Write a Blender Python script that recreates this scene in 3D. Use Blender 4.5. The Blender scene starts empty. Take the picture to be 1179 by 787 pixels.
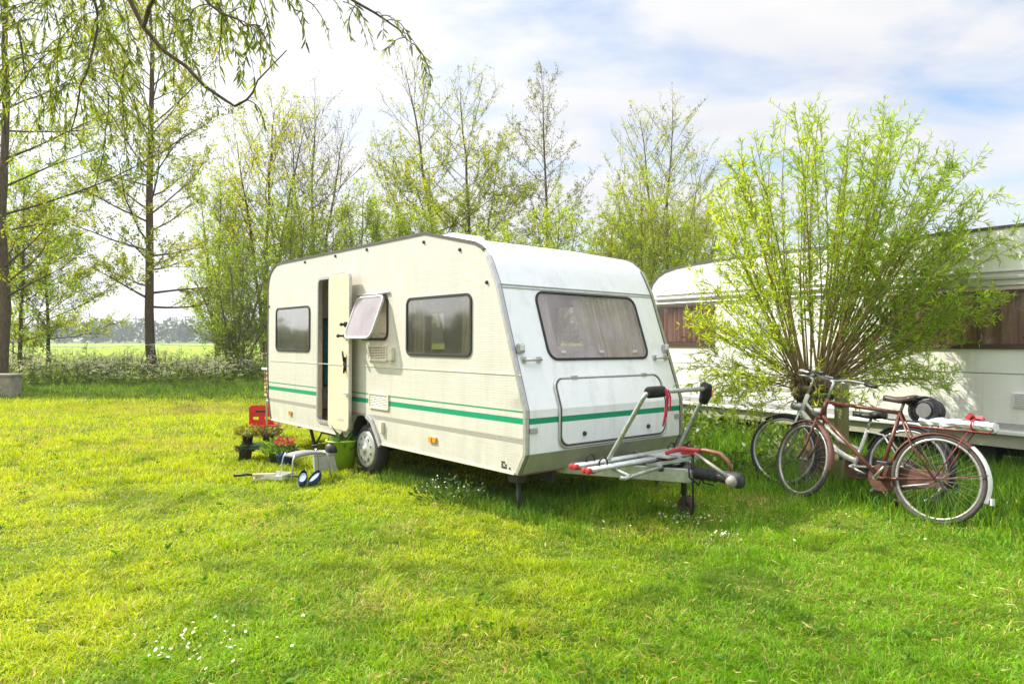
import bpy, bmesh, math, random
import numpy as np
from mathutils import Vector, Matrix
from mathutils.geometry import tessellate_polygon

scene = bpy.context.scene
COL = scene.collection
R = math.radians
PI = math.pi
EYE = 1.55                      # camera height
FPX, CX, CY = 805.0, 589.5, 391.5   # lens calibrated from the caravan's vanishing points
SUN_DIR = Vector((-0.95, 0.30, 0.0)).normalized()
SUN_EL = R(43)

def ground_at(px, depth):
    """ground point seen at picture column px, at the given distance into the scene"""
    return Vector(((px - CX) / FPX * depth, depth, 0))

def height_at(py, depth):
    return EYE + (CY - py) / FPX * depth

# ------------------------------------------------------------------ materials
def new_mat(name):
    m = bpy.data.materials.new(name); m.use_nodes = True
    nt = m.node_tree
    for n in list(nt.nodes): nt.nodes.remove(n)
    out = nt.nodes.new('ShaderNodeOutputMaterial')
    return m, nt, out

def N(nt, t, **kw):
    n = nt.nodes.new(t)
    for k, v in kw.items():
        if k.startswith('i_'):
            n.inputs[int(k[2:]) if k[2:].isdigit() else k[2:].replace('_', ' ')].default_value = v
        else: setattr(n, k, v)
    return n

def c4(c): return (c[0], c[1], c[2], 1.0)

def mixcol(nt, fac, a, b):
    n = nt.nodes.new('ShaderNodeMix'); n.data_type = 'RGBA'
    if hasattr(fac, 'is_output'): nt.links.new(fac, n.inputs[0])
    else: n.inputs[0].default_value = fac
    for s, i in ((a, 6), (b, 7)):
        if hasattr(s, 'is_output'): nt.links.new(s, n.inputs[i])
        else: n.inputs[i].default_value = c4(s)
    return n.outputs[2]

def mth(nt, op, a, b=None, c=None):
    n = nt.nodes.new('ShaderNodeMath'); n.operation = op
    for i, s in enumerate((a, b, c)):
        if s is None: continue
        if hasattr(s, 'is_output'): nt.links.new(s, n.inputs[i])
        else: n.inputs[i].default_value = s
    return n.outputs[0]

def noise(nt, scale, detail=3, coord='Object', rough=0.55, stretch=None):
    tc = nt.nodes.new('ShaderNodeTexCoord')
    n = nt.nodes.new('ShaderNodeTexNoise')
    n.inputs['Scale'].default_value = scale; n.inputs['Detail'].default_value = detail
    n.inputs['Roughness'].default_value = rough
    if stretch:
        mp = nt.nodes.new('ShaderNodeMapping'); mp.inputs['Scale'].default_value = stretch
        nt.links.new(tc.outputs[coord], mp.inputs[0]); nt.links.new(mp.outputs[0], n.inputs['Vector'])
    else: nt.links.new(tc.outputs[coord], n.inputs['Vector'])
    return n.outputs['Fac']

def ramp(nt, fac, lo, hi):
    n = nt.nodes.new('ShaderNodeMapRange'); n.inputs[1].default_value = lo; n.inputs[2].default_value = hi
    nt.links.new(fac, n.inputs[0]); return n.outputs[0]

def bump(nt, height, strength=0.3, dist=0.01):
    n = nt.nodes.new('ShaderNodeBump'); n.inputs['Strength'].default_value = strength
    n.inputs['Distance'].default_value = dist
    nt.links.new(height, n.inputs['Height']); return n.outputs[0]

def simple(name, col, rough=0.5, metal=0.0, var=0.12, nscale=18.0, bumps=0.0, spec=0.5, dirt=None, coord='Object'):
    """one paint / plastic / metal with uneven tone and roughness"""
    m, nt, out = new_mat(name)
    p = N(nt, 'ShaderNodeBsdfPrincipled')
    f = noise(nt, nscale, 4, coord)
    lo = [c * (1 - var) for c in col]; hi = [min(1, c * (1 + var)) for c in col]
    cc = mixcol(nt, ramp(nt, f, 0.3, 0.7), lo, hi)
    if dirt:
        g = noise(nt, nscale * 0.35, 6, coord, 0.7)
        cc = mixcol(nt, ramp(nt, g, 0.52, 0.75), cc, dirt)
    nt.links.new(cc, p.inputs['Base Color'])
    rr = N(nt, 'ShaderNodeMapRange'); rr.inputs[3].default_value = max(0.02, rough - 0.08); rr.inputs[4].default_value = min(1, rough + 0.1)
    nt.links.new(f, rr.inputs[0]); nt.links.new(rr.outputs[0], p.inputs['Roughness'])
    p.inputs['Metallic'].default_value = metal; p.inputs['Specular IOR Level'].default_value = spec
    if bumps: nt.links.new(bump(nt, noise(nt, nscale * 4, 4, coord), bumps, 0.01), p.inputs['Normal'])
    nt.links.new(p.outputs[0], out.inputs[0])
    return m

def leafy(name, trans=0.45, rough=0.55, tint=(1.15, 1.1, 0.55), spec=0.25):
    """leaf or blade: colour comes from the leaf's own 'col' attribute, light passes through"""
    m, nt, out = new_mat(name)
    a = N(nt, 'ShaderNodeAttribute', attribute_name='col')
    p = N(nt, 'ShaderNodeBsdfPrincipled'); p.inputs['Roughness'].default_value = rough
    p.inputs['Specular IOR Level'].default_value = spec
    nt.links.new(a.outputs['Color'], p.inputs['Base Color'])
    t = N(nt, 'ShaderNodeBsdfTranslucent')
    mu = N(nt, 'ShaderNodeVectorMath', operation='MULTIPLY'); mu.inputs[1].default_value = tint
    nt.links.new(a.outputs['Color'], mu.inputs[0]); nt.links.new(mu.outputs[0], t.inputs[0])
    mx = N(nt, 'ShaderNodeMixShader'); mx.inputs[0].default_value = trans
    nt.links.new(p.outputs[0], mx.inputs[1]); nt.links.new(t.outputs[0], mx.inputs[2])
    nt.links.new(mx.outputs[0], out.inputs[0])
    return m

def bark_mat(name, a, b, scale=9.0):
    m, nt, out = new_mat(name)
    p = N(nt, 'ShaderNodeBsdfPrincipled'); p.inputs['Roughness'].default_value = 0.9; p.inputs['Specular IOR Level'].default_value = 0.15
    f = noise(nt, scale, 6, 'Object', 0.7, (3, 3, 0.6))
    nt.links.new(mixcol(nt, ramp(nt, f, 0.35, 0.65), a, b), p.inputs['Base Color'])
    nt.links.new(bump(nt, f, 0.7, 0.02), p.inputs['Normal'])
    nt.links.new(p.outputs[0], out.inputs[0]); return m

def body_paint(name, base, stripes, ribs=True, streak=(0.42, 0.40, 0.33)):
    """painted sheet metal with horizontal bands at given heights and fine pressed ribs"""
    m, nt, out = new_mat(name)
    p = N(nt, 'ShaderNodeBsdfPrincipled')
    tc = N(nt, 'ShaderNodeTexCoord'); sp = N(nt, 'ShaderNodeSeparateXYZ'); nt.links.new(tc.outputs['Object'], sp.inputs[0])
    z = sp.outputs[2]
    f = noise(nt, 2.2, 5)
    col = mixcol(nt, ramp(nt, f, 0.3, 0.75), [c * 0.95 for c in base], [min(1, c * 1.04) for c in base])
    g = noise(nt, 3.0, 6, 'Object', 0.7, (2.5, 2.5, 0.35))
    col = mixcol(nt, mth(nt, 'MULTIPLY', ramp(nt, g, 0.50, 0.80), 0.5), col, streak)
    # grime gathering at the lower edge
    low = mth(nt, 'MULTIPLY', ramp(nt, z, 0.75, 0.36), mth(nt, 'MULTIPLY', ramp(nt, noise(nt, 7, 5), 0.35, 0.7), 0.6))
    col = mixcol(nt, low, col, streak)
    st_ = noise(nt, 9.0, 5, 'Object', 0.65, (2.2, 2.2, 0.10)); blot = noise(nt, 1.3, 4)
    col = mixcol(nt, mth(nt, 'MULTIPLY', mth(nt, 'MULTIPLY', ramp(nt, st_, 0.52, 0.74), ramp(nt, blot, 0.38, 0.66)), 0.42), col, [c * f_ for c, f_ in zip(base, (0.62, 0.64, 0.54))])
    for lo, hi, sc in stripes:
        mk = mth(nt, 'COMPARE', z, (lo + hi) / 2, (hi - lo) / 2)
        w = mixcol(nt, ramp(nt, noise(nt, 30, 4), 0.3, 0.8), sc, [c * 0.85 for c in sc])
        col = mixcol(nt, mk, col, w)
    nt.links.new(col, p.inputs['Base Color'])
    p.inputs['Roughness'].default_value = 0.32; p.inputs['Coat Weight'].default_value = 0.15; p.inputs['Coat Roughness'].default_value = 0.15
    if ribs:
        wob = mth(nt, 'MULTIPLY', noise(nt, 4.0, 2), 0.02)
        s = mth(nt, 'SINE', mth(nt, 'MULTIPLY', mth(nt, 'ADD', z, wob), 2 * PI / 0.046))
        s = mth(nt, 'POWER', mth(nt, 'ABSOLUTE', s), 0.5)
        h = mth(nt, 'ADD', mth(nt, 'MULTIPLY', s, 0.6), mth(nt, 'MULTIPLY', noise(nt, 5, 3, 'Object', 0.5, (1, 0.35, 3)), 1.6))
        nt.links.new(bump(nt, h, 0.22, 0.005), p.inputs['Normal'])
    else:
        nt.links.new(bump(nt, noise(nt, 3.5, 4), 0.22, 0.015), p.inputs['Normal'])
    nt.links.new(p.outputs[0], out.inputs[0]); return m

def glass_mat(name, tint, rough=0.03, refl=1.0, haze=0.0, hazecol=(0.4, 0.38, 0.38)):
    """thin tinted acrylic: what is behind shows through, the surroundings reflect"""
    m, nt, out = new_mat(name)
    t = N(nt, 'ShaderNodeBsdfTransparent'); t.inputs[0].default_value = c4(tint)
    g = N(nt, 'ShaderNodeBsdfGlossy'); g.inputs['Roughness'].default_value = rough
    fr = N(nt, 'ShaderNodeLayerWeight'); fr.inputs[0].default_value = 0.5
    f2 = mth(nt, 'MULTIPLY', mth(nt, 'ADD', mth(nt, 'MULTIPLY', mth(nt, 'POWER', fr.outputs['Facing'], 4.0), 0.8), 0.06), refl)
    nt.links.new(bump(nt, noise(nt, 1.8, 1), 0.10, 0.02), g.inputs['Normal'])
    base = t
    if haze:
        d = N(nt, 'ShaderNodeBsdfDiffuse'); d.inputs[0].default_value = c4(hazecol)
        mm = N(nt, 'ShaderNodeMixShader'); nt.links.new(mth(nt, 'MULTIPLY', ramp(nt, noise(nt, 2.2, 4, 'Object', 0.6), 0.1, 0.7), haze), mm.inputs[0])
        nt.links.new(t.outputs[0], mm.inputs[1]); nt.links.new(d.outputs[0], mm.inputs[2]); base = mm
    mx = N(nt, 'ShaderNodeMixShader'); nt.links.new(mth(nt, 'MINIMUM', f2, 1.0), mx.inputs[0])
    nt.links.new(base.outputs[0], mx.inputs[1]); nt.links.new(g.outputs[0], mx.inputs[2])
    nt.links.new(mx.outputs[0], out.inputs[0]); return m

def cloth_mat(name, a, b, scale=20, trans=0.3, stretch=None):
    m, nt, out = new_mat(name)
    f = noise(nt, scale, 4, 'Object', 0.55, stretch)
    col = mixcol(nt, ramp(nt, f, 0.35, 0.65), a, b)
    d = N(nt, 'ShaderNodeBsdfDiffuse'); t = N(nt, 'ShaderNodeBsdfTranslucent')
    nt.links.new(col, d.inputs[0]); nt.links.new(col, t.inputs[0])
    mx = N(nt, 'ShaderNodeMixShader'); mx.inputs[0].default_value = trans
    nt.links.new(d.outputs[0], mx.inputs[1]); nt.links.new(t.outputs[0], mx.inputs[2])
    nt.links.new(mx.outputs[0], out.inputs[0]); return m

GREEN = (0.0, 0.30, 0.15)
M = {}
M['side'] = body_paint('sun_tinted_side_paint', (0.60, 0.58, 0.52), [(0.825, 0.878, GREEN), (0.923, 0.938, (0.02, 0.28, 0.14)), (0.652, 0.700, (0.36, 0.34, 0.31))])  # same white paint as the front, warm sunlight put into its colour
M['front'] = body_paint('shade_tinted_front_paint', (0.88, 0.895, 0.915), [(0.824, 0.876, GREEN)], ribs=False, streak=(0.5, 0.5, 0.48))  # same white paint as the side, cool shade put into its colour
M['roof'] = body_paint('white_roof_paint', (0.82, 0.83, 0.85), [], ribs=False, streak=(0.5, 0.5, 0.48))
M['skirt'] = simple('olive_skirt_paint', (0.40, 0.39, 0.30), 0.45, var=0.15, nscale=8)
M['alu'] = simple('aluminium_trim', (0.55, 0.54, 0.53), 0.38, 0.7, 0.1, 30)
M['galv'] = simple('galvanised_steel', (0.46, 0.475, 0.47), 0.42, 0.75, 0.18, 22, 0.05)
M['dark_trim'] = simple('dark_roof_rail', (0.10, 0.09, 0.08), 0.5, 0.2, 0.2, 30)
M['rubber'] = simple('black_rubber', (0.018, 0.018, 0.018), 0.65, 0, 0.3, 30)
M['tyre'] = simple('tyre_rubber', (0.035, 0.034, 0.033), 0.8, 0, 0.3, 30, 0.2)
M['black'] = simple('black_plastic', (0.025, 0.025, 0.027), 0.45, 0, 0.25, 25)
M['chassis'] = simple('dark_chassis', (0.05, 0.047, 0.045), 0.7, 0.2, 0.3, 15, 0.1)
M['hub'] = simple('silver_hubcap', (0.62, 0.62, 0.60), 0.35, 0.55, 0.12, 25, dirt=(0.38, 0.35, 0.3))
M['door_in'] = simple('cream_door_lining', (0.70, 0.60, 0.42), 0.45, 0, 0.05, 4)
M['vent'] = simple('cream_vent_plastic', (0.66, 0.62, 0.50), 0.5, 0, 0.08, 20)
M['amber'] = simple('amber_lens', (0.85, 0.30, 0.03), 0.2, 0, 0.15, 60)
M['redlens'] = simple('red_plastic', (0.42, 0.025, 0.03), 0.4, 0, 0.15, 30)
M['grey_plastic'] = simple('grey_plastic', (0.38, 0.38, 0.38), 0.45, 0, 0.1, 20)
M['white_plastic'] = simple('white_plastic', (0.75, 0.75, 0.73), 0.4, 0, 0.06, 15)
M['wood'] = simple('brown_furniture_board', (0.30, 0.19, 0.10), 0.5, 0, 0.25, 8)
M['foam'] = simple('black_foam', (0.015, 0.014, 0.014), 0.95, 0, 0.3, 60, 0.3)
M['glass_side'] = glass_mat('tinted_side_glass', (0.90, 0.87, 0.80), 0.06, 2.8, 0.10, (0.50, 0.48, 0.38))
M['glass_front'] = glass_mat('tinted_front_glass', (0.95, 0.91, 0.92), 0.03, 1.1, 0.26, (0.80, 0.72, 0.74))
M['glass_flap'] = glass_mat('crazed_flap_glass', (0.85, 0.78, 0.78), 0.06, 2.0, 0.6, (0.48, 0.41, 0.41))
M['net'] = cloth_mat('net_curtain', (0.60, 0.57, 0.50), (0.84, 0.81, 0.74), 16, 0.5, (1, 1, 0.06))
M['curtain'] = cloth_mat('grey_pattern_curtain', (0.46, 0.42, 0.38), (0.95, 0.93, 0.90), 22, 0.4, (1, 0.05, 0.05))
M['teal'] = cloth_mat('teal_cloth', (0.02, 0.17, 0.19), (0.05, 0.26, 0.28), 12, 0.1)
M['spoke'] = simple('dull_spokes', (0.30, 0.29, 0.27), 0.5, 0.6, 0.2, 20)
M['red_cloth'] = simple('red_cord', (0.45, 0.02, 0.06), 0.8, 0, 0.2, 40)

# ------------------------------------------------------------------ object helpers
def tag(o, label=None, cat=None, group=None, kind=None):
    if label: o['label'] = label
    if cat: o['category'] = cat
    if group: o['group'] = group
    if kind: o['kind'] = kind
    return o

def thing(name, label, cat, loc=(0, 0, 0), rz=0.0, group=None):
    o = bpy.data.objects.new(name, None); COL.objects.link(o)
    o.empty_display_size = 0.2; o.location = loc; o.rotation_euler = (0, 0, rz)
    return tag(o, label, cat, group)

class MB:
    """collects shapes of one part, build() links them as one mesh object"""
    def __init__(s): s.v = []; s.f = []; s.sm = []
    def add(s, verts, faces, smooth=False):
        b = len(s.v); s.v += [tuple(p) for p in verts]
        s.f += [tuple(i + b for i in f) for f in faces]; s.sm += [smooth] * len(faces)
        return s
    def box(s, c, d, rot=None, taper=1.0):
        hx, hy, hz = d[0] / 2, d[1] / 2, d[2] / 2
        ps = [Vector((x * (taper if z > 0 else 1), y * (taper if z > 0 else 1), z)) for z in (-hz, hz) for x, y in ((-hx, -hy), (hx, -hy), (hx, hy), (-hx, hy))]
        if rot is not None: ps = [rot @ p for p in ps]
        ps = [p + Vector(c) for p in ps]
        return s.add(ps, [(3, 2, 1, 0), (4, 5, 6, 7), (0, 1, 5, 4), (1, 2, 6, 5), (2, 3, 7, 6), (3, 0, 4, 7)])
    def tube(s, pts, r, n=8, caps=True, closed=False):
        pts = [Vector(p) for p in pts]; k = len(pts)
        rs = r if hasattr(r, '__len__') else [r] * k
        ring0 = None; verts = []
        up = None
        for i, p in enumerate(pts):
            a = pts[i - 1] if (i > 0 or closed) else p; b = pts[(i + 1) % k] if (i < k - 1 or closed) else p
            t = (b - a)
            if t.length < 1e-9: t = Vector((0, 0, 1))
            t.normalize()
            if up is None:
                up = Vector((0, 0, 1)) if abs(t.z) < 0.9 else Vector((1, 0, 0))
            x = (up - t * up.dot(t))
            if x.length < 1e-6: x = t.orthogonal()
            x.normalize(); y = t.cross(x); up = x
            verts += [p + (x * math.cos(2 * PI * j / n) + y * math.sin(2 * PI * j / n)) * rs[i] for j in range(n)]
        faces = []
        for i in range(k if closed else k - 1):
            i2 = (i + 1) % k
            faces += [(i * n + j, i * n + (j + 1) % n, i2 * n + (j + 1) % n, i2 * n + j) for j in range(n)]
        s.add(verts, faces, True)
        if caps and not closed:
            s.add(verts[:n], [tuple(range(n))[::-1]]); s.add(verts[-n:], [tuple(range(n))])
        return s
    def lathe(s, prof, c=(0, 0, 0), rot=None, n=32, smooth=True, closed=False):
        """profile of (radius, height) turned about local z"""
        vs = []
        for r, h in prof:
            for j in range(n):
                p = Vector((r * math.cos(2 * PI * j / n), r * math.sin(2 * PI * j / n), h))
                if rot is not None: p = rot @ p
                vs.append(p + Vector(c))
        k = len(prof)
        fs = [((i) * n + j, (i) * n + (j + 1) % n, ((i + 1) % k) * n + (j + 1) % n, ((i + 1) % k) * n + j) for i in range(k if closed else k - 1) for j in range(n)]
        return s.add(vs, fs, smooth)
    def panel(s, outer, holes, P, th):
        """flat sheet with holes and thickness; P(a, b, d) maps sheet coordinates to space"""
        loops = [outer] + list(holes)
        flat = [p for l in loops for p in l]
        tris = tessellate_polygon([[Vector((a, b, 0)) for a, b in l] for l in loops])
        n = len(flat)
        vs = [P(a, b, 0.0) for a, b in flat] + [P(a, b, th) for a, b in flat]
        fs = [tuple(t) for t in tris] + [tuple(i + n for i in t[::-1]) for t in tris]
        st = 0
        for l in loops:
            m = len(l)
            fs += [(st + i, st + (i + 1) % m, st + (i + 1) % m + n, st + i + n) for i in range(m)]
            st += m
        return s.add(vs, fs)
    def ringpanel(s, outer, inner, P, th):
        return s.panel(outer, [inner], P, th)
    def ball(s, c, r, sc=(1, 1, 1), nu=14, nv=9):
        vs = []; 
        for i in range(nv + 1):
            a = PI * i / nv
            for j in range(nu):
                b = 2 * PI * j / nu
                vs.append(Vector(c) + Vector((r * sc[0] * math.sin(a) * math.cos(b), r * sc[1] * math.sin(a) * math.sin(b), r * sc[2] * math.cos(a))))
        fs = [(i * nu + j, (i + 1) * nu + j, (i + 1) * nu + (j + 1) % nu, i * nu + (j + 1) % nu) for i in range(nv) for j in range(nu)]
        return s.add(vs, fs, True)
    def xform(s, mat):
        s.v = [tuple(mat @ Vector(p)) for p in s.v]; return s
    def build(s, name, mat, parent=None, bevel=0.0, label=None):
        me = bpy.data.meshes.new(name)
        me.from_pydata(s.v, [], s.f)
        bm = bmesh.new(); bm.from_mesh(me); bmesh.ops.remove_doubles(bm, verts=bm.verts, dist=1e-5)
        bmesh.ops.recalc_face_normals(bm, faces=bm.faces); 
        bm.to_mesh(me); bm.free()
        if len(me.polygons) == len(s.sm):
            me.polygons.foreach_set('use_smooth', s.sm)
        elif all(s.sm): me.polygons.foreach_set('use_smooth', [True] * len(me.polygons))
        me.materials.append(mat)
        o = bpy.data.objects.new(name, me); COL.objects.link(o)
        if parent: o.parent = parent
        if bevel:
            b = o.modifiers.new('bevel', 'BEVEL'); b.width = bevel; b.segments = 2; b.limit_method = 'ANGLE'; b.angle_limit = R(40)
        if label: o['label'] = label
        return o

def rrect(a0, b0, a1, b1, r, n=6):
    pts = []
    for (cx, cy, st) in ((a1 - r, b1 - r, 0), (a0 + r, b1 - r, 90), (a0 + r, b0 + r, 180), (a1 - r, b0 + r, 270)):
        for i in range(n + 1):
            t = R(st + 90 * i / n); pts.append((cx + r * math.cos(t), cy + r * math.sin(t)))
    return pts

def inset(poly, d):
    """shrink a counter-clockwise outline by d"""
    n = len(poly); out = []
    for i in range(n):
        p0, p1, p2 = Vector(poly[i - 1]), Vector(poly[i]), Vector(poly[(i + 1) % n])
        e1 = (p1 - p0); e2 = (p2 - p1)
        if e1.length < 1e-9: e1 = e2
        if e2.length < 1e-9: e2 = e1
        e1.normalize(); e2.normalize()
        n1 = Vector((-e1.y, e1.x)); n2 = Vector((-e2.y, e2.x))
        b = (n1 + n2)
        if b.length < 1e-6: b = n1
        b.normalize(); k = d / max(0.35, b.dot(n1))
        q = p1 + b * k; out.append((q.x, q.y))
    return out

def np_mesh(name, verts, faces_by_n, mat, parent=None, cols=None, smooth=False):
    """big mesh straight from arrays; faces_by_n: list of (F,k) index arrays"""
    me = bpy.data.meshes.new(name)
    nv = len(verts); me.vertices.add(nv)
    me.vertices.foreach_set('co', np.ascontiguousarray(verts, np.float32).ravel())
    loops = np.concatenate([f.ravel() for f in faces_by_n]).astype(np.int32)
    tot = np.concatenate([np.full(len(f), f.shape[1], np.int32) for f in faces_by_n])
    start = np.concatenate([[0], np.cumsum(tot)[:-1]]).astype(np.int32)
    me.loops.add(len(loops)); me.loops.foreach_set('vertex_index', loops)
    me.polygons.add(len(tot)); me.polygons.foreach_set('loop_start', start)
    me.update(calc_edges=True)
    if smooth: me.polygons.foreach_set('use_smooth', np.ones(len(tot), bool))
    if cols is not None:
        a = me.attributes.new('col', 'FLOAT_COLOR', 'POINT')
        c = np.ones((nv, 4), np.float32); c[:, :3] = cols; a.data.foreach_set('color', c.ravel())
    me.materials.append(mat)
    o = bpy.data.objects.new(name, me); COL.objects.link(o)
    if parent: o.parent = parent
    return o

def unit(a): return a / np.maximum(1e-9, np.linalg.norm(a, axis=-1, keepdims=True))

def leaf_arrays(pos, axis, length, width, rng, fold=0.0, six=False):
    """pos (n,3), axis (n,3): leaf blades starting at pos along axis, with random roll"""
    n = len(pos); axis = unit(axis)
    rnd = unit(rng.normal(size=(n, 3))); side = unit(np.cross(axis, rnd)); nor = np.cross(side, axis)
    L = length[:, None]; W = width[:, None]
    if not six:
        v = np.stack([pos, pos + axis * L * 0.45 + side * W * 0.5, pos + axis * L - nor * L * 0.12, pos + axis * L * 0.45 - side * W * 0.5], 1)
        f = np.arange(n * 4).reshape(n, 4)
        return v.reshape(-1, 3), [f], 4
    sag = -nor * L * 0.08
    v = np.stack([pos, pos + axis * L * 0.3 + side * W * 0.5 + nor * W * fold, pos + axis * L * 0.65 + side * W * 0.42 + sag * 0.6 + nor * W * fold,
                  pos + axis * L + sag * 2, pos + axis * L * 0.65 - side * W * 0.42 + sag * 0.6 + nor * W * fold, pos + axis * L * 0.3 - side * W * 0.5 + nor * W * fold], 1)
    b = np.arange(n) * 6
    f = np.concatenate([np.stack([b, b + 1, b + 2, b + 3], 1), np.stack([b, b + 3, b + 4, b + 5], 1)])
    return v.reshape(-1, 3), [f], 6

def tubes_np(polys, sides=4):
    """list of (pts (k,3), radii (k,)) -> verts, faces"""
    groups = {}
    for p, r in polys: groups.setdefault(len(p), []).append((p, r))
    V = []; Fq = []; base = 0
    for k, items in groups.items():
        P = np.array([i[0] for i in items], float); r = np.array([i[1] for i in items], float)
        T = np.empty_like(P); T[:, 1:-1] = P[:, 2:] - P[:, :-2]; T[:, 0] = P[:, 1] - P[:, 0]; T[:, -1] = P[:, -1] - P[:, -2]
        T = unit(T)
        ref = np.where(np.abs(T[:, :1, 2:3]) > 0.8, np.array([1.0, 0.2, 0]), np.array([0, 0.1, 1.0]))
        X = unit(np.cross(np.broadcast_to(ref, T.shape), T)); Y = np.cross(T, X)
        ang = np.arange(sides) * 2 * PI / sides
        ring = P[:, :, None, :] + r[:, :, None, None] * (X[:, :, None, :] * np.cos(ang)[None, None, :, None] + Y[:, :, None, :] * np.sin(ang)[None, None, :, None])
        n = len(P); V.append(ring.reshape(-1, 3))
        idx = base + np.arange(n * k * sides).reshape(n, k, sides)
        a = idx[:, :-1, :]; b = idx[:, 1:, :]
        Fq.append(np.stack([a, np.roll(a, -1, 2), np.roll(b, -1, 2), b], -1).reshape(-1, 4))
        base += n * k * sides
    return np.concatenate(V), np.concatenate(Fq)

# ------------------------------------------------------------------ world, sun, camera
def make_world():
    w = bpy.data.worlds.new('World'); scene.world = w; w.use_nodes = True
    nt = w.node_tree
    for n in list(nt.nodes): nt.nodes.remove(n)
    out = N(nt, 'ShaderNodeOutputWorld')
    sky = N(nt, 'ShaderNodeTexSky', sky_type='NISHITA'); sky.sun_disc = False
    sky.sun_elevation = SUN_EL; sky.sun_rotation = math.atan2(SUN_DIR.x, SUN_DIR.y)
    sky.air_density = 1.0; sky.dust_density = 1.5; sky.ozone_density = 1.0
    bg1 = N(nt, 'ShaderNodeBackground'); bg1.inputs[1].default_value = 0.105
    nt.links.new(sky.outputs[0], bg1.inputs[0])
    # broken thin cloud, laid on a plane high above
    tc = N(nt, 'ShaderNodeTexCoord'); sp = N(nt, 'ShaderNodeSeparateXYZ'); nt.links.new(tc.outputs['Generated'], sp.inputs[0])
    zz = mth(nt, 'ADD', mth(nt, 'MAXIMUM', sp.outputs[2], 0.0), 0.16)
    cb = N(nt, 'ShaderNodeCombineXYZ')
    nt.links.new(mth(nt, 'DIVIDE', sp.outputs[0], zz), cb.inputs[0]); nt.links.new(mth(nt, 'DIVIDE', sp.outputs[1], zz), cb.inputs[1])
    mp = N(nt, 'ShaderNodeMapping'); mp.inputs['Scale'].default_value = (0.8, 1.1, 1); mp.inputs['Location'].default_value = (3.1, 1.7, 0)
    nt.links.new(cb.outputs[0], mp.inputs[0])
    n1 = N(nt, 'ShaderNodeTexNoise'); n1.inputs['Scale'].default_value = 2.0; n1.inputs['Detail'].default_value = 8; n1.inputs['Roughness'].default_value = 0.55; n1.inputs['Distortion'].default_value = 0.35
    nt.links.new(mp.outputs[0], n1.inputs['Vector'])
    # cloud cover thins out away from the sun (right side of the view)
    dirx = mth(nt, 'MULTIPLY', sp.outputs[0], -0.10)
    cov = ramp(nt, mth(nt, 'ADD', n1.outputs['Fac'], dirx), 0.27, 0.53)
    n2 = N(nt, 'ShaderNodeTexNoise'); n2.inputs['Scale'].default_value = 2.6; n2.inputs['Detail'].default_value = 6
    nt.links.new(mp.outputs[0], n2.inputs['Vector'])
    ccol = mixcol(nt, ramp(nt, n2.outputs['Fac'], 0.38, 0.66), (0.87, 0.88, 0.94), (1.0, 0.99, 0.985))
    bg2 = N(nt, 'ShaderNodeBackground'); nt.links.new(ccol, bg2.inputs[0]); bg2.inputs[1].default_value = CLOUD
    # cloud is brighter towards the sun
    sd = Vector((SUN_DIR.x * math.cos(SUN_EL), SUN_DIR.y * math.cos(SUN_EL), math.sin(SUN_EL)))
    dt = N(nt, 'ShaderNodeVectorMath', operation='DOT_PRODUCT'); dt.inputs[1].default_value = sd
    nt.links.new(tc.outputs['Generated'], dt.inputs[0])
    gl = mth(nt, 'MULTIPLY', mth(nt, 'POWER', mth(nt, 'MAXIMUM', dt.outputs['Value'], 0.0), 3.0), CLOUD * 0.9)
    over = mth(nt, 'MULTIPLY', ramp(nt, sp.outputs[2], 0.50, 0.90), CLOUD * 2.4)      # unseen cloud overhead brightened to add fill light
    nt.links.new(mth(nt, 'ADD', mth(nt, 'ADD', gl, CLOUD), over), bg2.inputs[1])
    mx = N(nt, 'ShaderNodeMixShader'); nt.links.new(cov, mx.inputs[0])
    nt.links.new(bg1.outputs[0], mx.inputs[1]); nt.links.new(bg2.outputs[0], mx.inputs[2])
    nt.links.new(mx.outputs[0], out.inputs[0])

CLOUD = 0.43
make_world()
sl = bpy.data.lights.new('sun', 'SUN'); sl.energy = 3.1; sl.angle = R(0.6); sl.color = (1.0, 0.945, 0.84)
so = bpy.data.objects.new('sun', sl); COL.objects.link(so)
sdir = Vector((SUN_DIR.x * math.cos(SUN_EL), SUN_DIR.y * math.cos(SUN_EL), math.sin(SUN_EL)))
so.rotation_euler = sdir.to_track_quat('Z', 'Y').to_euler(); so.location = sdir * 60

cd = bpy.data.cameras.new('camera'); cam = bpy.data.objects.new('camera', cd); COL.objects.link(cam)
cam.location = (0, 0, EYE); cam.rotation_euler = (R(90), 0, 0)
cd.sensor_width = 36; cd.lens = 36 * FPX / 1179; cd.shift_y = -2.0 / 1179
cd.clip_start = 0.05; cd.clip_end = 5000
scene.camera = cam
scene.view_settings.view_transform = 'Standard'; scene.view_settings.look = 'None'
scene.view_settings.gamma = 1; scene.view_settings.exposure = 1.2
scene.cycles.max_bounces = 8; scene.cycles.transparent_max_bounces = 12
scene.cycles.diffuse_bounces = 3; scene.cycles.glossy_bounces = 3; scene.cycles.transmission_bounces = 4
scene.cycles.sample_clamp_indirect = 6

# ------------------------------------------------------------------ the touring caravan
CP = Vector((0.0859, 6.0149, 0)); CRZ = math.atan2(0.6478, 0.7618)
# local axes: x across the caravan (0 = near side wall), y from front to rear, z up
CW = 2.2
D2 = Vector((0.7618, 0.6478, 0)); D1 = Vector((-0.6478, 0.7618, 0))
van = thing('caravan', 'cream touring caravan with green stripes and its side door open', 'caravan', CP, CRZ)
van.rotation_euler = (0, R(0.35), CRZ)

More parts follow.
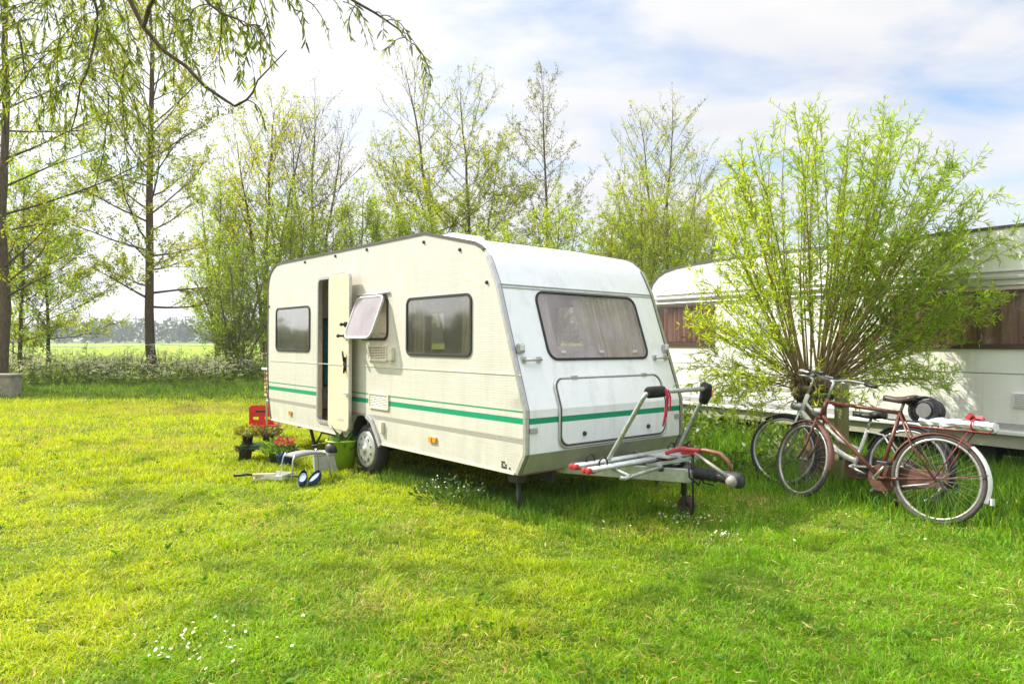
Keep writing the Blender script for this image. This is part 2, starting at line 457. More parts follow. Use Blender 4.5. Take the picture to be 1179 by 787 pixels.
PROF = [(0.057, 0.385), (-0.045, 0.566), (-0.045, 0.945), (0.346, 2.06), (0.402, 2.17), (0.446, 2.255), (0.490, 2.325), (0.545, 2.385), (0.61, 2.43), (0.70, 2.468),
        (1.50, 2.645), (1.56, 2.654), (5.30, 2.658), (5.44, 2.645), (5.56, 2.60), (5.66, 2.53), (5.72, 2.43), (5.752, 2.31), (5.745, 1.18), (5.72, 0.73), (5.606, 0.385)]
def front_s(z):
    if z >= 0.945: return -0.045 + (z - 0.945) * (0.391 / 1.115)
    if z >= 0.566: return -0.045
    return -0.045 + (0.566 - z) * (0.102 / 0.181)
FN = Vector((0, -1.115, 0.391)).normalized()    # outward normal of the raked upper front

def side_P(v0, sgn):            # sgn +1: thickness goes into the body from v0
    return lambda a, b, d: Vector((v0 + sgn * d, a, b))

ARCH = [(2.42, 0.385), (2.50, 0.50), (2.60, 0.615), (2.72, 0.665), (2.90, 0.672), (3.02, 0.64), (3.10, 0.56), (3.16, 0.385)]
outline = [PROF[0]] + ARCH + PROF[:0:-1]      # bottom with arch, then rear, roof, front
WIN_F = rrect(0.735, 1.40, 1.865, 1.985, 0.07)
WIN_H = rrect(2.27, 1.56, 2.90, 2.05, 0.08)
WIN_R = rrect(4.29, 1.405, 5.42, 2.00, 0.07)
DOOR = rrect(3.50, 0.50, 4.04, 2.345, 0.08)
b = MB(); b.panel(outline, [WIN_F, WIN_H, WIN_R, DOOR], side_P(0, 1), 0.03); b.build('side_wall', M['side'], van)
b = MB(); b.panel(outline, [WIN_F, WIN_R], side_P(CW, -1), 0.03); b.build('side_wall', M['side'], van)

def strip(pts, v0=0.0, v1=CW, th=0.025):
    """skin following profile points across the width"""
    n = len(pts); nrm = []
    for i in range(n):
        a = Vector(pts[max(0, i - 1)]); c = Vector(pts[min(n - 1, i + 1)]); t = (c - a).normalized()
        nrm.append(Vector((t.y, -t.x)))    # into the body for this winding
    vs = []
    for v in (v0, v1):
        vs += [(v, p[0], p[1]) for p in pts] + [(v, p[0] + q.x * th, p[1] + q.y * th) for p, q in zip(pts, nrm)]
    m = 2 * n; fs = []
    for i in range(n - 1):
        fs += [(i, i + 1, m + i + 1, m + i), (n + i, m + n + i, m + n + i + 1, n + i + 1)]
    fs += [(0, m, m + n, n), (n - 1, 2 * n - 1, m + 2 * n - 1, m + n - 1)]
    return vs, fs
eps = 0.031
def skin(name, pts, mat, sm=True):
    vs, fs = strip(pts, eps, CW - eps); mb = MB(); mb.add(vs, fs, sm)
    o = mb.build(name, mat, van); return o
roof = skin('roof', PROF[3:18], M['roof'])
roof.data.polygons.foreach_set('use_smooth', [True] * len(roof.data.polygons))
es = roof.modifiers.new('edges', 'EDGE_SPLIT'); es.split_angle = R(35)
skin('rear_panel', PROF[17:], M['front'], False)
skin('front_skirt', PROF[0:2], M['skirt'], False)
skin('front_panel', PROF[1:3], M['front'], False)
# raked upper front with the window hole
def fP(a, z, d):
    return Vector((a, front_s(z), z)) - FN * d
WIN_FR = rrect(0.42, 1.375, 1.84, 2.005, 0.10)
b = MB(); b.panel([(eps, 0.9455), (CW - eps, 0.9455), (CW - eps, 2.0595), (eps, 2.0595)], [WIN_FR], fP, 0.025); b.build('front_panel', M['front'], van)
b = MB(); b.box((CW / 2, 1.24, 0.374), (CW - 0.08, 2.30, 0.022)); b.box((CW / 2, 4.37, 0.374), (CW - 0.08, 2.36, 0.022)); b.box((CW / 2, 2.79, 0.374), (CW - 0.70, 0.79, 0.020)); b.box((CW / 2, 4.36, 0.50), (CW - 0.08, 2.34, 0.02)); b.box((CW / 2, 1.26, 0.50), (CW - 0.08, 2.28, 0.02)); b.box((CW / 2, 2.79, 0.50), (CW - 0.70, 0.77, 0.018)); b.build('floor', M['wood'], van)

def sweep(pts, sec, closed=False):
    n = len(pts); vs = []; k = len(sec)
    for i in range(n):
        a = Vector(pts[max(0, i - 1)]); c = Vector(pts[min(n - 1, i + 1)]); t = (c - a).normalized(); q = Vector((-t.y, t.x))
        vs += [(v, pts[i][0] + q.x * o, pts[i][1] + q.y * o) for v, o in sec]
    fs = [(i * k + j, i * k + (j + 1) % k, (i + 1) * k + (j + 1) % k, (i + 1) * k + j) for i in range(n - 1) for j in range(k)]
    fs += [tuple(range(k)), tuple((n - 1) * k + j for j in range(k))[::-1]]
    return vs, fs
for v0, sg in ((0, 1), (CW, -1)):
    sec = [(v0 - sg * 0.012, -0.026), (v0 - sg * 0.012, 0.008), (v0 + sg * 0.028, 0.008), (v0 + sg * 0.028, 0.001), (v0 - sg * 0.002, 0.001), (v0 - sg * 0.002, -0.026)]
    vs, fs = sweep(PROF[:7], sec); b = MB(); b.add(vs, fs); b.build('front_rail', M['alu'], van)
    sec2 = [(v0 - sg * 0.010, -0.016), (v0 - sg * 0.010, 0.010), (v0 + sg * 0.020, 0.010), (v0 + sg * 0.020, 0.001), (v0 - sg * 0.002, 0.001), (v0 - sg * 0.002, -0.016)]
    vs, fs = sweep(PROF[7:], sec2); b = MB(); b.add(vs, fs); b.build('roof_rail', M['dark_trim'], van)
    vs, fs = sweep(PROF[:7], [(v0 + sg * 0.030, 0.0005), (v0 + sg * 0.030, 0.006), (v0 + sg * 0.036, 0.006), (v0 + sg * 0.036, 0.0005)]); b = MB(); b.add(vs, fs); b.build('rail_gasket', M['rubber'], van)
# horizontal seams and the white sill along the bottom of the near wall
b = MB(); b.box((-0.002, 2.83, 1.250), (0.008, 5.62, 0.008)); b.box((-0.004, 1.25, 0.388), (0.012, 2.30, 0.02)); b.box((-0.004, 4.38, 0.388), (0.012, 2.42, 0.02)); b.build('side_seam', M['vent'], van)

def window(parent, outer, P, name='window', rim=0.028, glass=None, frame=None, proud=0.014, curt=None, cv=None):
    """pane in its opening, black rubber frame proud of the wall, curtain behind"""
    g = MB(); g.panel(inset(outer, 0.004), [], lambda a, b_, d: P(a, b_, d - 0.006), 0.004)
    w = g.build(name, glass, parent)
    f = MB(); f.panel(inset(outer, -rim * 0.45), [inset(outer, rim * 0.55)], lambda a, b_, d: P(a, b_, d - proud), proud + 0.01); f.build('frame', frame or M['rubber'], w, 0.003)
    if curt: curt(w, cv)
    return w

def curtain_sheet(x0, x1, z0, z1, P, waves, amp, mat, parent, gather=0.0, seed=0):
    rng = random.Random(seed); n = max(24, int(waves * 10)); m = 8; vs = []; ph = [rng.uniform(0, 6) for _ in range(4)]
    for j in range(m + 1):
        t = j / m
        for i in range(n + 1):
            u = i / n
            a = x0 + (x1 - x0) * u
            if gather: a = a + (x0 - a) * gather * math.sin(PI * min(1, (1 - t) * 1.0)) 
            d = 0.045 + amp * 1.05 + amp * (math.sin(u * waves * 2 * PI + ph[0]) + 0.4 * math.sin(u * waves * 4.7 * PI + ph[1] + t))
            vs.append(P(a, z0 + (z1 - z0) * t + 0.0, d))
    fs = [(j * (n + 1) + i, j * (n + 1) + i + 1, (j + 1) * (n + 1) + i + 1, (j + 1) * (n + 1) + i) for j in range(m) for i in range(n)]
    b = MB(); b.add(vs, fs, True); return b.build('curtain', mat, parent)

sP = side_P(0, 1)
w = window(van, WIN_F, sP, glass=M['glass_side']); w['label'] = 'large brown tinted side window near the front'
curtain_sheet(0.74, 0.98, 1.38, 2.0, sP, 3, 0.012, M['net'], w, 0.1, 1); curtain_sheet(1.62, 1.88, 1.38, 2.0, sP, 3, 0.012, M['net'], w, -0.1, 2)
w = window(van, WIN_R, sP, glass=M['glass_side']); w['label'] = 'rear side window with net curtain'
curtain_sheet(4.28, 5.44, 1.39, 2.0, sP, 13, 0.014, M['net'], w, 0.0, 3)
fP2 = side_P(CW, -1)
for WI in (WIN_F, WIN_R): window(van, WI, fP2, glass=M['glass_side'])
w = window(van, WIN_FR, fP, glass=M['glass_front'], rim=0.021); w['label'] = 'wide raked front window with striped curtains'
curtain_sheet(1.06, 1.86, 1.36, 2.0, fP, 10, 0.042, M['curtain'], w, 0.0, 4)
curtain_sheet(0.42, 0.62, 1.36, 2.0, fP, 3, 0.012, M['curtain'], w, 0.1, 5)
curtain_sheet(0.60, 1.14, 1.36, 1.52, fP, 5, 0.012, M['net'], w, 0.0, 15)
for v in (0.60, 1.12, 1.62):
    b = MB(); b.box(fP(v, 1.44, -0.022) , (0.05, 0.012, 0.022)); b.build('catch', M['white_plastic'], w)
# strip above the front window and the double seam line
b = MB(); b.box((CW / 2, front_s(2.052) - 0.002, 2.056), (CW - 0.075, 0.012, 0.010)); b.box((CW / 2, front_s(2.028) - 0.002, 2.030), (CW - 0.075, 0.010, 0.006)); b.build('front_seam', M['grey_plastic'], van)

# hopper window, hinged at the top and pushed open
hinge_z = 2.062
hw = MB(); hw.panel(inset(WIN_H, -0.012), [inset(WIN_H, 0.016)], lambda a, b_, d: sP(a, b_, d - 0.012), 0.03); hwo = hw.build('hopper_window', M['rubber'], van, label='open top-hinged window beside the door')
hp = MB(); hp.panel(inset(WIN_H, 0.008), [], lambda a, b_, d: sP(a, b_, 0.05 + d), 0.004); hp.build('blind', M['vent'], hwo)
ang = R(21)
def flapP(a, b_, d):
    h = b_ - hinge_z; x = h * math.sin(ang) ; z = h * math.cos(ang)
    return Vector((-0.03 + x - d * math.cos(ang), a, hinge_z + z + d * math.sin(ang)))
FL = rrect(2.275, 1.535, 2.90, 2.05, 0.09)
fl = MB(); fl.panel(FL, [], flapP, 0.006); flo = fl.build('flap', M['glass_flap'], hwo)
fl = MB(); fl.panel(inset(FL, -0.006), [inset(FL, 0.022)], lambda a, b_, d: flapP(a, b_, d - 0.012), 0.024); fl.build('flap_frame', M['grey_plastic'], hwo, 0.003)
fl = MB(); fl.tube([(-0.014, 2.22, 2.075), (-0.014, 2.95, 2.075)], 0.014); fl.build('hinge_rail', M['alu'], hwo)
for a in (2.33, 2.84):
    fl = MB(); fl.tube([(0.0, a, 1.62), flapP(a, 1.62, 0)], 0.006); fl.build('stay', M['alu'], hwo)

# door, swung right back against the wall
DT = 0.035
door = MB(); DL = rrect(2.945, 0.47, 3.495, 2.355, 0.09)
dP = lambda a, b_, d: Vector((-0.085 - d, a, b_))
door.panel(inset(DL, 0.012), [], lambda a, b_, d: dP(a, b_, d - 0.002), DT + 0.004); do = door.build('door', M['door_in'], van, label='cream caravan door folded back against the wall')
b = MB(); b.panel(DL, [inset(DL, 0.012)], dP, DT); b.build('door_edge', M['alu'], do)
b = MB(); b.box((-0.085 - DT - 0.004, 3.22, 1.252), (0.006, 0.52, 0.006)); b.build('seam', M['grey_plastic'], do)
def hook(z, y, L=0.06):
    b.box((-0.085 - DT - 0.012, y, z), (0.02, 0.05, 0.06)); b.tube([(-0.13, y, z), (-0.13 - L, y + 0.01, z)], 0.014, 8); b.ball((-0.13 - L, y + 0.01, z), 0.022)
b = MB(); hook(1.735, 3.02, 0.05); b.build('coat_hook', M['black'], do); b = MB(); hook(1.60, 3.02, 0.09); b.build('coat_hook', M['black'], do)
b = MB(); b.box((-0.128, 3.04, 1.27), (0.015, 0.06, 0.16)); b.tube([(-0.14, 3.04, 1.30), (-0.155, 3.05, 1.42)], 0.012); b.tube([(-0.14, 3.04, 1.25), (-0.15, 3.02, 1.16)], 0.010); b.build('lock', M['black'], do)
b = MB(); b.box((-0.128, 3.0, 0.92), (0.02, 0.05, 0.03)); b.tube([(-0.135, 3.0, 0.92), (-0.16, 3.03, 0.93)], 0.010); b.build('catch', M['white_plastic'], do)
b = MB()
for i in range(3): b.box((-0.1245, 3.16, 0.60 + 0.012 * i), (0.004, 0.16, 0.004))
b.build('lining_mark', M['vent'], do)
# door frame and threshold
b = MB(); b.panel(inset(DOOR, -0.02), [inset(DOOR, 0.02)], lambda a, b_, d: sP(a, b_, d - 0.012), 0.06); b.build('door_frame', M['alu'], van, 0.002)
# interior seen through the doorway: cupboard with rounded edge, counter, back curtain
b = MB(); b.box((0.075, 4.32, 1.46), (0.07, 0.40, 1.84)); b.build('cupboard', simple('tan_furniture_board', (0.42, 0.29, 0.17), 0.5, 0, 0.15, 6), van, 0.01)
b = MB(); b.box((1.72, 3.65, 0.88), (0.60, 1.2, 0.72)); b.box((1.72, 3.65, 1.255), (0.64, 1.25, 0.03)); b.build('counter', M['wood'], van, 0.005)
b = MB(); b.box((0.62, 3.02, 1.46), (0.9, 0.035, 1.84)); b.build('partition', M['door_in'], van)

# vents, lights, reflectors, number plate-like decal, small fittings on the near wall
def vent(y0, y1, z0, z1):
    b = MB(); b.panel(rrect(y0, z0, y1, z1, 0.015), [rrect(y0 + 0.02, z0 + 0.02, y1 - 0.02, z1 - 0.02, 0.005)], lambda a, c, d: Vector((-0.018 + d, a, c)), 0.017)
    o = b.build('vent', M['vent'], van, 0.003)
    b = MB(); n = 8
    for i in range(n):
        z = z0 + 0.026 + (z1 - z0 - 0.052) * i / (n - 1)
        b.box((-0.009, (y0 + y1) / 2, z), (0.006, y1 - y0 - 0.044, 0.010), Matrix.Rotation(R(35), 3, 'Y'))
    for i in range(7):
        y = y0 + 0.03 + (y1 - y0 - 0.06) * i / 6; b.box((-0.008, y, (z0 + z1) / 2), (0.005, 0.006, z1 - z0 - 0.042))
    b.build('grille', M['vent'], o)
    b = MB(); b.box((-0.0025, (y0 + y1) / 2, (z0 + z1) / 2), (0.003, y1 - y0 - 0.03, z1 - z0 - 0.03)); b.build('recess', M['chassis'], o)
vent(2.27, 2.69, 1.315, 1.495); vent(2.23, 2.665, 0.775, 0.955)
b = MB(); b.box((-0.02, 2.165, 1.40), (0.045, 0.09, 0.15)); b.build('socket_cover', M['vent'], van, 0.008)
b = MB(); b.box((-0.02, 2.36, 0.575), (0.04, 0.055, 0.13)); b.build('filler_cap', M['vent'], van, 0.008)
for y, z in ((1.36, 0.55), (4.89, 0.54)):
    b = MB(); b.box((-0.012, y, z), (0.022, 0.13 if y < 2 else 0.09, 0.055)); o = b.build('marker_light', M['amber'], van, 0.006)
    b = MB(); b.box((-0.014, y, z), (0.024, 0.012, 0.045)); b.build('lens_rib', M['redlens'], o)
b = MB(); rr = random.Random(5)
for i in range(5):
    for j in range(3):
        if rr.random() < 0.72: b.box((-0.003, 0.165 + i * 0.026, 0.425 + j * 0.022), (0.003, 0.018, 0.016))
b.build('plate_mark', M['black'], van)
for y, z in ((0.92, 2.42), (1.55, 2.56), (2.75, 2.60), (3.55, 2.60), (4.45, 2.60), (0.50, 2.08), (5.70, 2.05)): b = MB(); b.lathe([(0.0, 0.0), (0.018, 0.0), (0.016, 0.014), (0.0, 0.016)], (-0.001, y, z), Matrix.Rotation(R(-90), 3, 'Y'), 10); b.build('awning_stud', M['chassis'], van)
# front wall fittings
for v, hv in ((0.075, 1), (CW - 0.075, -1)):
    b = MB(); p = fP(v, 1.47, -0.025); b.box(p, (0.075, 0.05, 0.085)); o = b.build('front_lamp', M['grey_plastic'], van, 0.012)
    b = MB(); b.box(fP(v, 1.47, -0.052), (0.05, 0.02, 0.055)); b.build('lens', M['white_plastic'], o, 0.006)
    b = MB(); a0 = fP(v + hv * 0.02, 1.375, -0.01); a1 = fP(v + hv * 0.20, 1.375, -0.01)
    b.tube([a0, a0 - Vector((0, 0.04, 0)), a1 - Vector((0, 0.04, 0)), a1], 0.013); b.box(a0, (0.05, 0.02, 0.05)); b.box(a1, (0.05, 0.02, 0.05)); b.build('grab_handle', M['alu'], van)
    b = MB(); b.box((v + hv * 0.01, -0.052, 0.77), (0.09, 0.014, 0.045)); b.build('reflector', M['grey_plastic'], van, 0.004)
# gas locker hatch, following the kink of the front
HU = rrect(0.42, 0.62, 1.89, 1.195, 0.085)
def clip(poly, z0, above):
    out = []
    for i in range(len(poly)):
        p, q = poly[i], poly[(i + 1) % len(poly)]
        pin = (p[1] >= z0) == above; qin = (q[1] >= z0) == above
        if pin: out.append(p)
        if pin != qin:
            t = (z0 - p[1]) / (q[1] - p[1]); out.append((p[0] + (q[0] - p[0]) * t, z0))
    return out
b = MB()
up = clip(HU, 0.945, True); lo = clip(HU, 0.945, False)
b.panel(up, [], lambda a, z, d: Vector((a, front_s(z) - 0.018 + d, z)), 0.017); b.panel(lo, [], lambda a, z, d: Vector((a, front_s(z) - 0.018 + d, z)), 0.017)
lk = b.build('locker_hatch', M['front'], van)
b = MB(); hp_ = inset(HU, -0.012)
hp2 = []
for i in range(len(hp_)):
    p, q = hp_[i], hp_[(i + 1) % len(hp_)]; hp2.append(p)
    if (p[1] - 0.945) * (q[1] - 0.945) < 0: hp2.append((p[0] + (q[0] - p[0]) * ((0.945 - p[1]) / (q[1] - p[1])), 0.945))
b.tube([(a, front_s(z) - 0.012, z) for a, z in hp2], 0.009, 6, closed=True); b.build('seal', M['dark_trim'], lk)
b = MB(); b.tube([(a, front_s(z) - 0.012, z) for a, z in [(q[0] + (0.018 if q[0] > 1.15 else -0.018), q[1] + (0.0 if q[1] > 0.9 else -0.018)) for q in hp2]], 0.011, 6, closed=True); b.build('hatch_rail', M['alu'], lk)
for v in (0.70, 1.62):
    b = MB(); b.lathe([(0, 0), (0.022, 0), (0.02, 0.02), (0, 0.022)], (v, -0.06, 0.70), Matrix.Rotation(R(90), 3, 'X'), 12); b.build('latch', M['chassis'], lk)
for v in (0.66, 1.66):
    b = MB(); b.box((v, front_s(1.208) - 0.022, 1.212), (0.07, 0.02, 0.03)); b.build('hinge', M['alu'], lk)
# roof hatch
b = MB(); b.box((0.75, 2.0, 2.70), (0.50, 0.50, 0.09), None, 0.85); b.build('roof_hatch', M['white_plastic'], van, 0.02)

# wheels
def van_wheel(x, sg):
    rot = Matrix.Rotation(R(-90 * sg), 3, 'Y')      # local z points outwards
    c = (x, 2.775, 0.285)
    t = MB(); t.lathe([(0.19, -0.16), (0.255, -0.165), (0.285, -0.13), (0.292, -0.08), (0.285, -0.03), (0.255, 0.0), (0.21, 0.004), (0.19, -0.01)], c, rot, 40, True, True)
    w = t.build('wheel', M['tyre'], van)
    h = MB(); h.lathe([(0.212, -0.002), (0.20, 0.016), (0.17, 0.008), (0.155, 0.014), (0.10, 0.03), (0.045, 0.026), (0.04, 0.036), (0.0, 0.04)], c, rot, 40)
    h.build('hub_cap', M['hub'], w)
    for i in range(10):
        h = MB(); a = 2 * PI * i / 10; p = Vector((0.135 * math.cos(a), 0.135 * math.sin(a), 0.021)); h.box(rot @ p + Vector(c), (0.004, 0.016, 0.04), Matrix.Rotation(a if sg > 0 else -a, 3, 'X')); h.build('slot', M['chassis'], w)
van_wheel(0.02, 1); van_wheel(CW - 0.02, -1)
for v0, v1 in ((0.031, 0.33), (CW - 0.33, CW - 0.031)):
    vs = [(v, a, z) for v in (v0, v1) for a, z in ARCH]; k = len(ARCH)
    fs = [(i, i + 1, k + i + 1, k + i) for i in range(k - 1)] 
    b = MB(); b.add(vs, fs); b.add([(v1 if v0 < 1 else v0, a, z) for a, z in ARCH], [tuple(range(k))]); b.build('wheel_arch', M['chassis'], van)
b = MB(); b.add(*sweep([(2.40, 0.36), (2.49, 0.49), (2.60, 0.625), (2.72, 0.675)], [(-0.03, -0.022), (-0.03, 0.03), (0.0, 0.03), (0.0, -0.022)])); b.build('wheel_spat', M['grey_plastic'], van, 0.004)
# chassis, step, corner steadies
b = MB()
for v in (0.52, CW - 0.52): b.box((v, 2.7, 0.305), (0.05, 5.1, 0.11))
b.box((CW / 2, 2.775, 0.29), (1.7, 0.09, 0.09)); b.box((0.22, 3.55, 0.345), (0.30, 1.0, 0.03)); b.box((CW / 2, 5.1, 0.33), (1.8, 0.06, 0.06)); b.box((CW / 2, 0.5, 0.33), (1.8, 0.06, 0.06))
b.build('chassis', M['chassis'], van)
def steady(v, y, foot, dy):
    b = MB(); b.tube([(v, y, 0.37), (v, y + dy, 0.03)], 0.022, 6); b.tube([(v + 0.02, y + dy * 1.9, 0.36), (v + 0.02, y + dy * 0.75, 0.14)], 0.012, 6)
    b.box((v, y + dy, 0.015), (0.11, 0.11, 0.02)); b.build('corner_steady', M['chassis'], van)
steady(0.16, 4.62, 0, -0.20); steady(CW - 0.16, 4.62, 0, -0.20)
for v in (0.13, CW - 0.13):
    b = MB(); b.box((v, 0.22, 0.33), (0.10, 0.12, 0.09)); b.tube([(v - 0.02, 0.20, 0.34), (v - 0.04, 0.14, 0.02)], 0.014, 6); b.tube([(v + 0.03, 0.24, 0.34), (v + 0.01, 0.16, 0.02)], 0.010, 6); b.box((v - 0.02, 0.15, 0.012), (0.12, 0.10, 0.016)); b.build('corner_steady', M['chassis'], van)

# drawbar
HV = 1.10
b = MB()
def beam(b, p, q, w, h):
    p, q = Vector(p), Vector(q); d = (q - p); L = d.length; rz = math.atan2(d.y, d.x)
    rot = Matrix.Rotation(rz, 3, 'Z') @ Matrix.Rotation(-math.asin(d.z / L), 3, 'Y')
    b.box((p + q) / 2, (L, w, h), rot)
beam(b, (0.42, 0.6, 0.37), (HV - 0.035, -0.98, 0.40), 0.05, 0.12); beam(b, (CW - 0.42, 0.6, 0.37), (HV + 0.035, -0.98, 0.40), 0.05, 0.12)
b.box((HV, -0.92, 0.40), (0.16, 0.16, 0.10)); b.box((HV, -0.45, 0.45), (0.52, 0.10, 0.05))
bar = b.build('drawbar', M['galv'], van, 0.006)
b = MB(); pr = []
for i in range(9):
    pr += [(0.046 if i % 2 == 0 else 0.058, i * 0.028)]
b.lathe(pr, (HV, -0.99, 0.43), Matrix.Rotation(R(90), 3, 'X'), 16); b.tube([(HV, -0.95, 0.43), (HV, -1.25, 0.43)], 0.045, 12); b.build('damper_boot', M['rubber'], bar)
b = MB(); b.lathe([(0, 0.30), (0.042, 0.30), (0.056, 0.26), (0.058, 0.17), (0.045, 0.10), (0.042, 0.0)], (HV, -1.14, 0.43), Matrix.Rotation(R(90), 3, 'X'), 16)
b.ball((HV, -1.40, 0.415), 0.06, (0.9, 1, 1)); b.build('coupling', M['black'], bar)
b = MB(); b.lathe([(0, 0.03), (0.04, 0.026), (0.05, 0.0), (0.04, -0.026), (0, -0.03)], (HV - 0.05, -1.37, 0.415), Matrix.Rotation(R(-90), 3, 'Y'), 20); b.lathe([(0, 0.01), (0.03, 0.008), (0.035, 0.0)], (HV - 0.07, -1.37, 0.415), Matrix.Rotation(R(-90), 3, 'Y'), 20)
b.tube([(HV - 0.06, -1.36, 0.44), (HV - 0.06, -1.20, 0.52), (HV - 0.05, -1.02, 0.60)], [0.017, 0.016, 0.013], 8); b.build('stabiliser_lever', simple('worn_steel', (0.30, 0.275, 0.25), 0.45, 0.2, 0.15, 20), bar)
b = MB(); b.tube([(HV + 0.03, -1.33, 0.47), (HV + 0.03, -1.29, 0.56), (HV + 0.02, -1.22, 0.615), (HV + 0.0, -1.08, 0.63), (HV, -0.98, 0.61)], [0.013, 0.016, 0.018, 0.017, 0.014], 8); b.build('coupling_handle', simple('brown_handle', (0.20, 0.085, 0.05), 0.5, 0, 0.15, 20), bar)
b = MB(); b.tube([(HV - 0.03, -0.70, 0.56), (HV - 0.03, -0.86, 0.615), (HV - 0.03, -1.05, 0.622)], [0.016, 0.024, 0.022], 8); b.box((HV - 0.02, -0.95, 0.60), (0.05, 0.15, 0.04)); b.build('handbrake_grip', M['redlens'], bar, 0.006)
b = MB(); b.tube([(HV + 0.10, -0.80, 0.62), (HV + 0.10, -0.80, 0.20)], 0.026, 10); b.tube([(HV + 0.10, -0.80, 0.30), (HV + 0.10, -0.80, 0.17)], 0.02, 10); b.box((HV + 0.10, -0.83, 0.13), (0.09, 0.03, 0.12)); jw = b.build('jockey_wheel', M['chassis'], bar)
b = MB(); b.lathe([(0.04, -0.03), (0.07, -0.035), (0.085, -0.02), (0.085, 0.02), (0.07, 0.035), (0.04, 0.03)], (HV + 0.10, -0.83, 0.10), Matrix.Rotation(R(90), 3, 'Y'), 20, True, True); b.build('jockey_tyre', simple('brown_rubber', (0.09, 0.045, 0.04), 0.8, 0, 0.2, 20), bar)
b = MB(); rr = random.Random(3)
b.tube([(HV - 0.02, -0.98, 0.60), (HV - 0.05, -1.0, 0.35), (HV - 0.03, -0.99, 0.0)], 0.009, 6)
b.tube([(HV - 0.05, -0.95, 0.52), (HV - 0.10, -1.0, 0.40), (HV - 0.02, -1.04, 0.33), (HV + 0.05, -1.02, 0.42), (HV - 0.02, -0.92, 0.50)], 0.008, 6)
b.tube([(HV + 0.3, -0.62, 0.56), (HV + 0.2, -0.80, 0.66), (HV + 0.05, -0.90, 0.62), (HV, -0.96, 0.50), (HV + 0.05, -1.04, 0.34), (HV + 0.08, -1.12, 0.33)], 0.008, 6)
b.build('cable', M['rubber'], bar)
b = MB(); b.box((HV, -0.62, 0.47), (0.34, 0.30, 0.10)); b.build('equipment_tray', M['black'], bar, 0.01)
b = MB(); beam(b, (HV - 0.25, -0.66, 0.47), (HV + 0.05, -0.98, 0.55), 0.03, 0.03); beam(b, (HV + 0.25, -0.56, 0.50), (HV - 0.05, -0.86, 0.55), 0.04, 0.02); b.box((HV - 0.02, -0.72, 0.545), (0.30, 0.24, 0.012)); b.build('mounting_bracket', M['galv'], bar)

# bicycle rack on the drawbar
rack = MB()
rack.tube([(0.40, -0.60, 0.51), (0.40, -0.62, 0.55), (0.395, -0.985, 1.085), (0.405, -1.01, 1.125), (0.44, -1.02, 1.14), (1.18, -1.02, 1.14), (1.225, -1.01, 1.125), (1.235, -0.985, 1.085), (1.36, -0.62, 0.55), (1.36, -0.60, 0.51)], 0.019, 10)
ro = rack.build('bike_rack', M['galv'], van)
for s_, v0, v1 in ((-0.49, 0.13, 1.66), (-0.68, 0.08, 1.62)):
    rl = MB()
    for dy in (-0.022, 0.022): rl.tube([(v0, s_ + dy, 0.515), (v1, s_ + dy, 0.525)], 0.02, 8)
    rl.box(((v0 + v1) / 2, s_, 0.515), (v1 - v0, 0.05, 0.012)); rl.build('rail', M['galv'], ro)
    e = MB(); e.tube([(v0 - 0.02, s_ - 0.022, 0.515), (v0 + 0.03, s_ - 0.022, 0.515)], 0.025, 10); e.tube([(v0 - 0.02, s_ + 0.022, 0.515), (v0 + 0.03, s_ + 0.022, 0.515)], 0.025, 10); e.box((v0 + 0.06, s_ , 0.50), (0.03, 0.07, 0.03)); e.build('end_cap', M['redlens'], ro, 0.012)
    for vv in (v0 + 0.22, v1 - 0.2):
        st = MB(); st.tube([(vv + 0.05 * math.cos(t), s_ + 0.02, 0.545 + 0.05 * math.sin(t)) for t in [PI * k / 6 for k in range(-1, 8)]], 0.008, 6); st.build('strap', M['black'], ro)
b = MB(); b.tube([(0.30, -0.84, 0.455), (0.34, -0.86, 0.45), (0.85, -0.80, 0.47), (0.98, -0.74, 0.46)], 0.016, 8); b.tube([(0.40, -0.60, 0.51), (0.40, -0.86, 0.46)], 0.016, 8); b.tube([(1.36, -0.60, 0.51), (1.36, -0.80, 0.47), (0.98, -0.74, 0.46)], 0.016, 8); b.build('lower_frame', M['galv'], ro)
b = MB(); b.tube([(0.41, -1.02, 1.137), (0.43, -1.02, 1.14), (0.60, -1.02, 1.142), (0.62, -1.02, 1.14)], [0.030, 0.047, 0.047, 0.035], 12); b.build('foam_pad', M['foam'], ro)
b = MB(); b.tube([(1.17, -1.025, 1.165), (1.215, -1.015, 1.15), (1.245, -0.99, 1.08), (1.262, -0.955, 1.02)], [0.035, 0.052, 0.052, 0.04], 12); b.build('foam_pad', M['foam'], ro)
b = MB()
for k, (dx, L) in enumerate(((0.0, 0.20), (0.025, 0.15), (-0.02, 0.27))):
    b.tube([(0.60 + dx, -1.06, 1.16), (0.61 + dx, -1.075, 1.10), (0.60 + dx * 1.6, -1.07, 1.14 - L * 0.7), (0.58 + dx * 2, -1.075, 1.14 - L)], 0.007, 6)
b.build('red_cord', M['red_cloth'], ro)
b = MB(); b.box((1.30, -1.0, 1.10), (0.03, 0.05, 0.06)); b.build('amber_reflector', M['amber'], ro, 0.008)

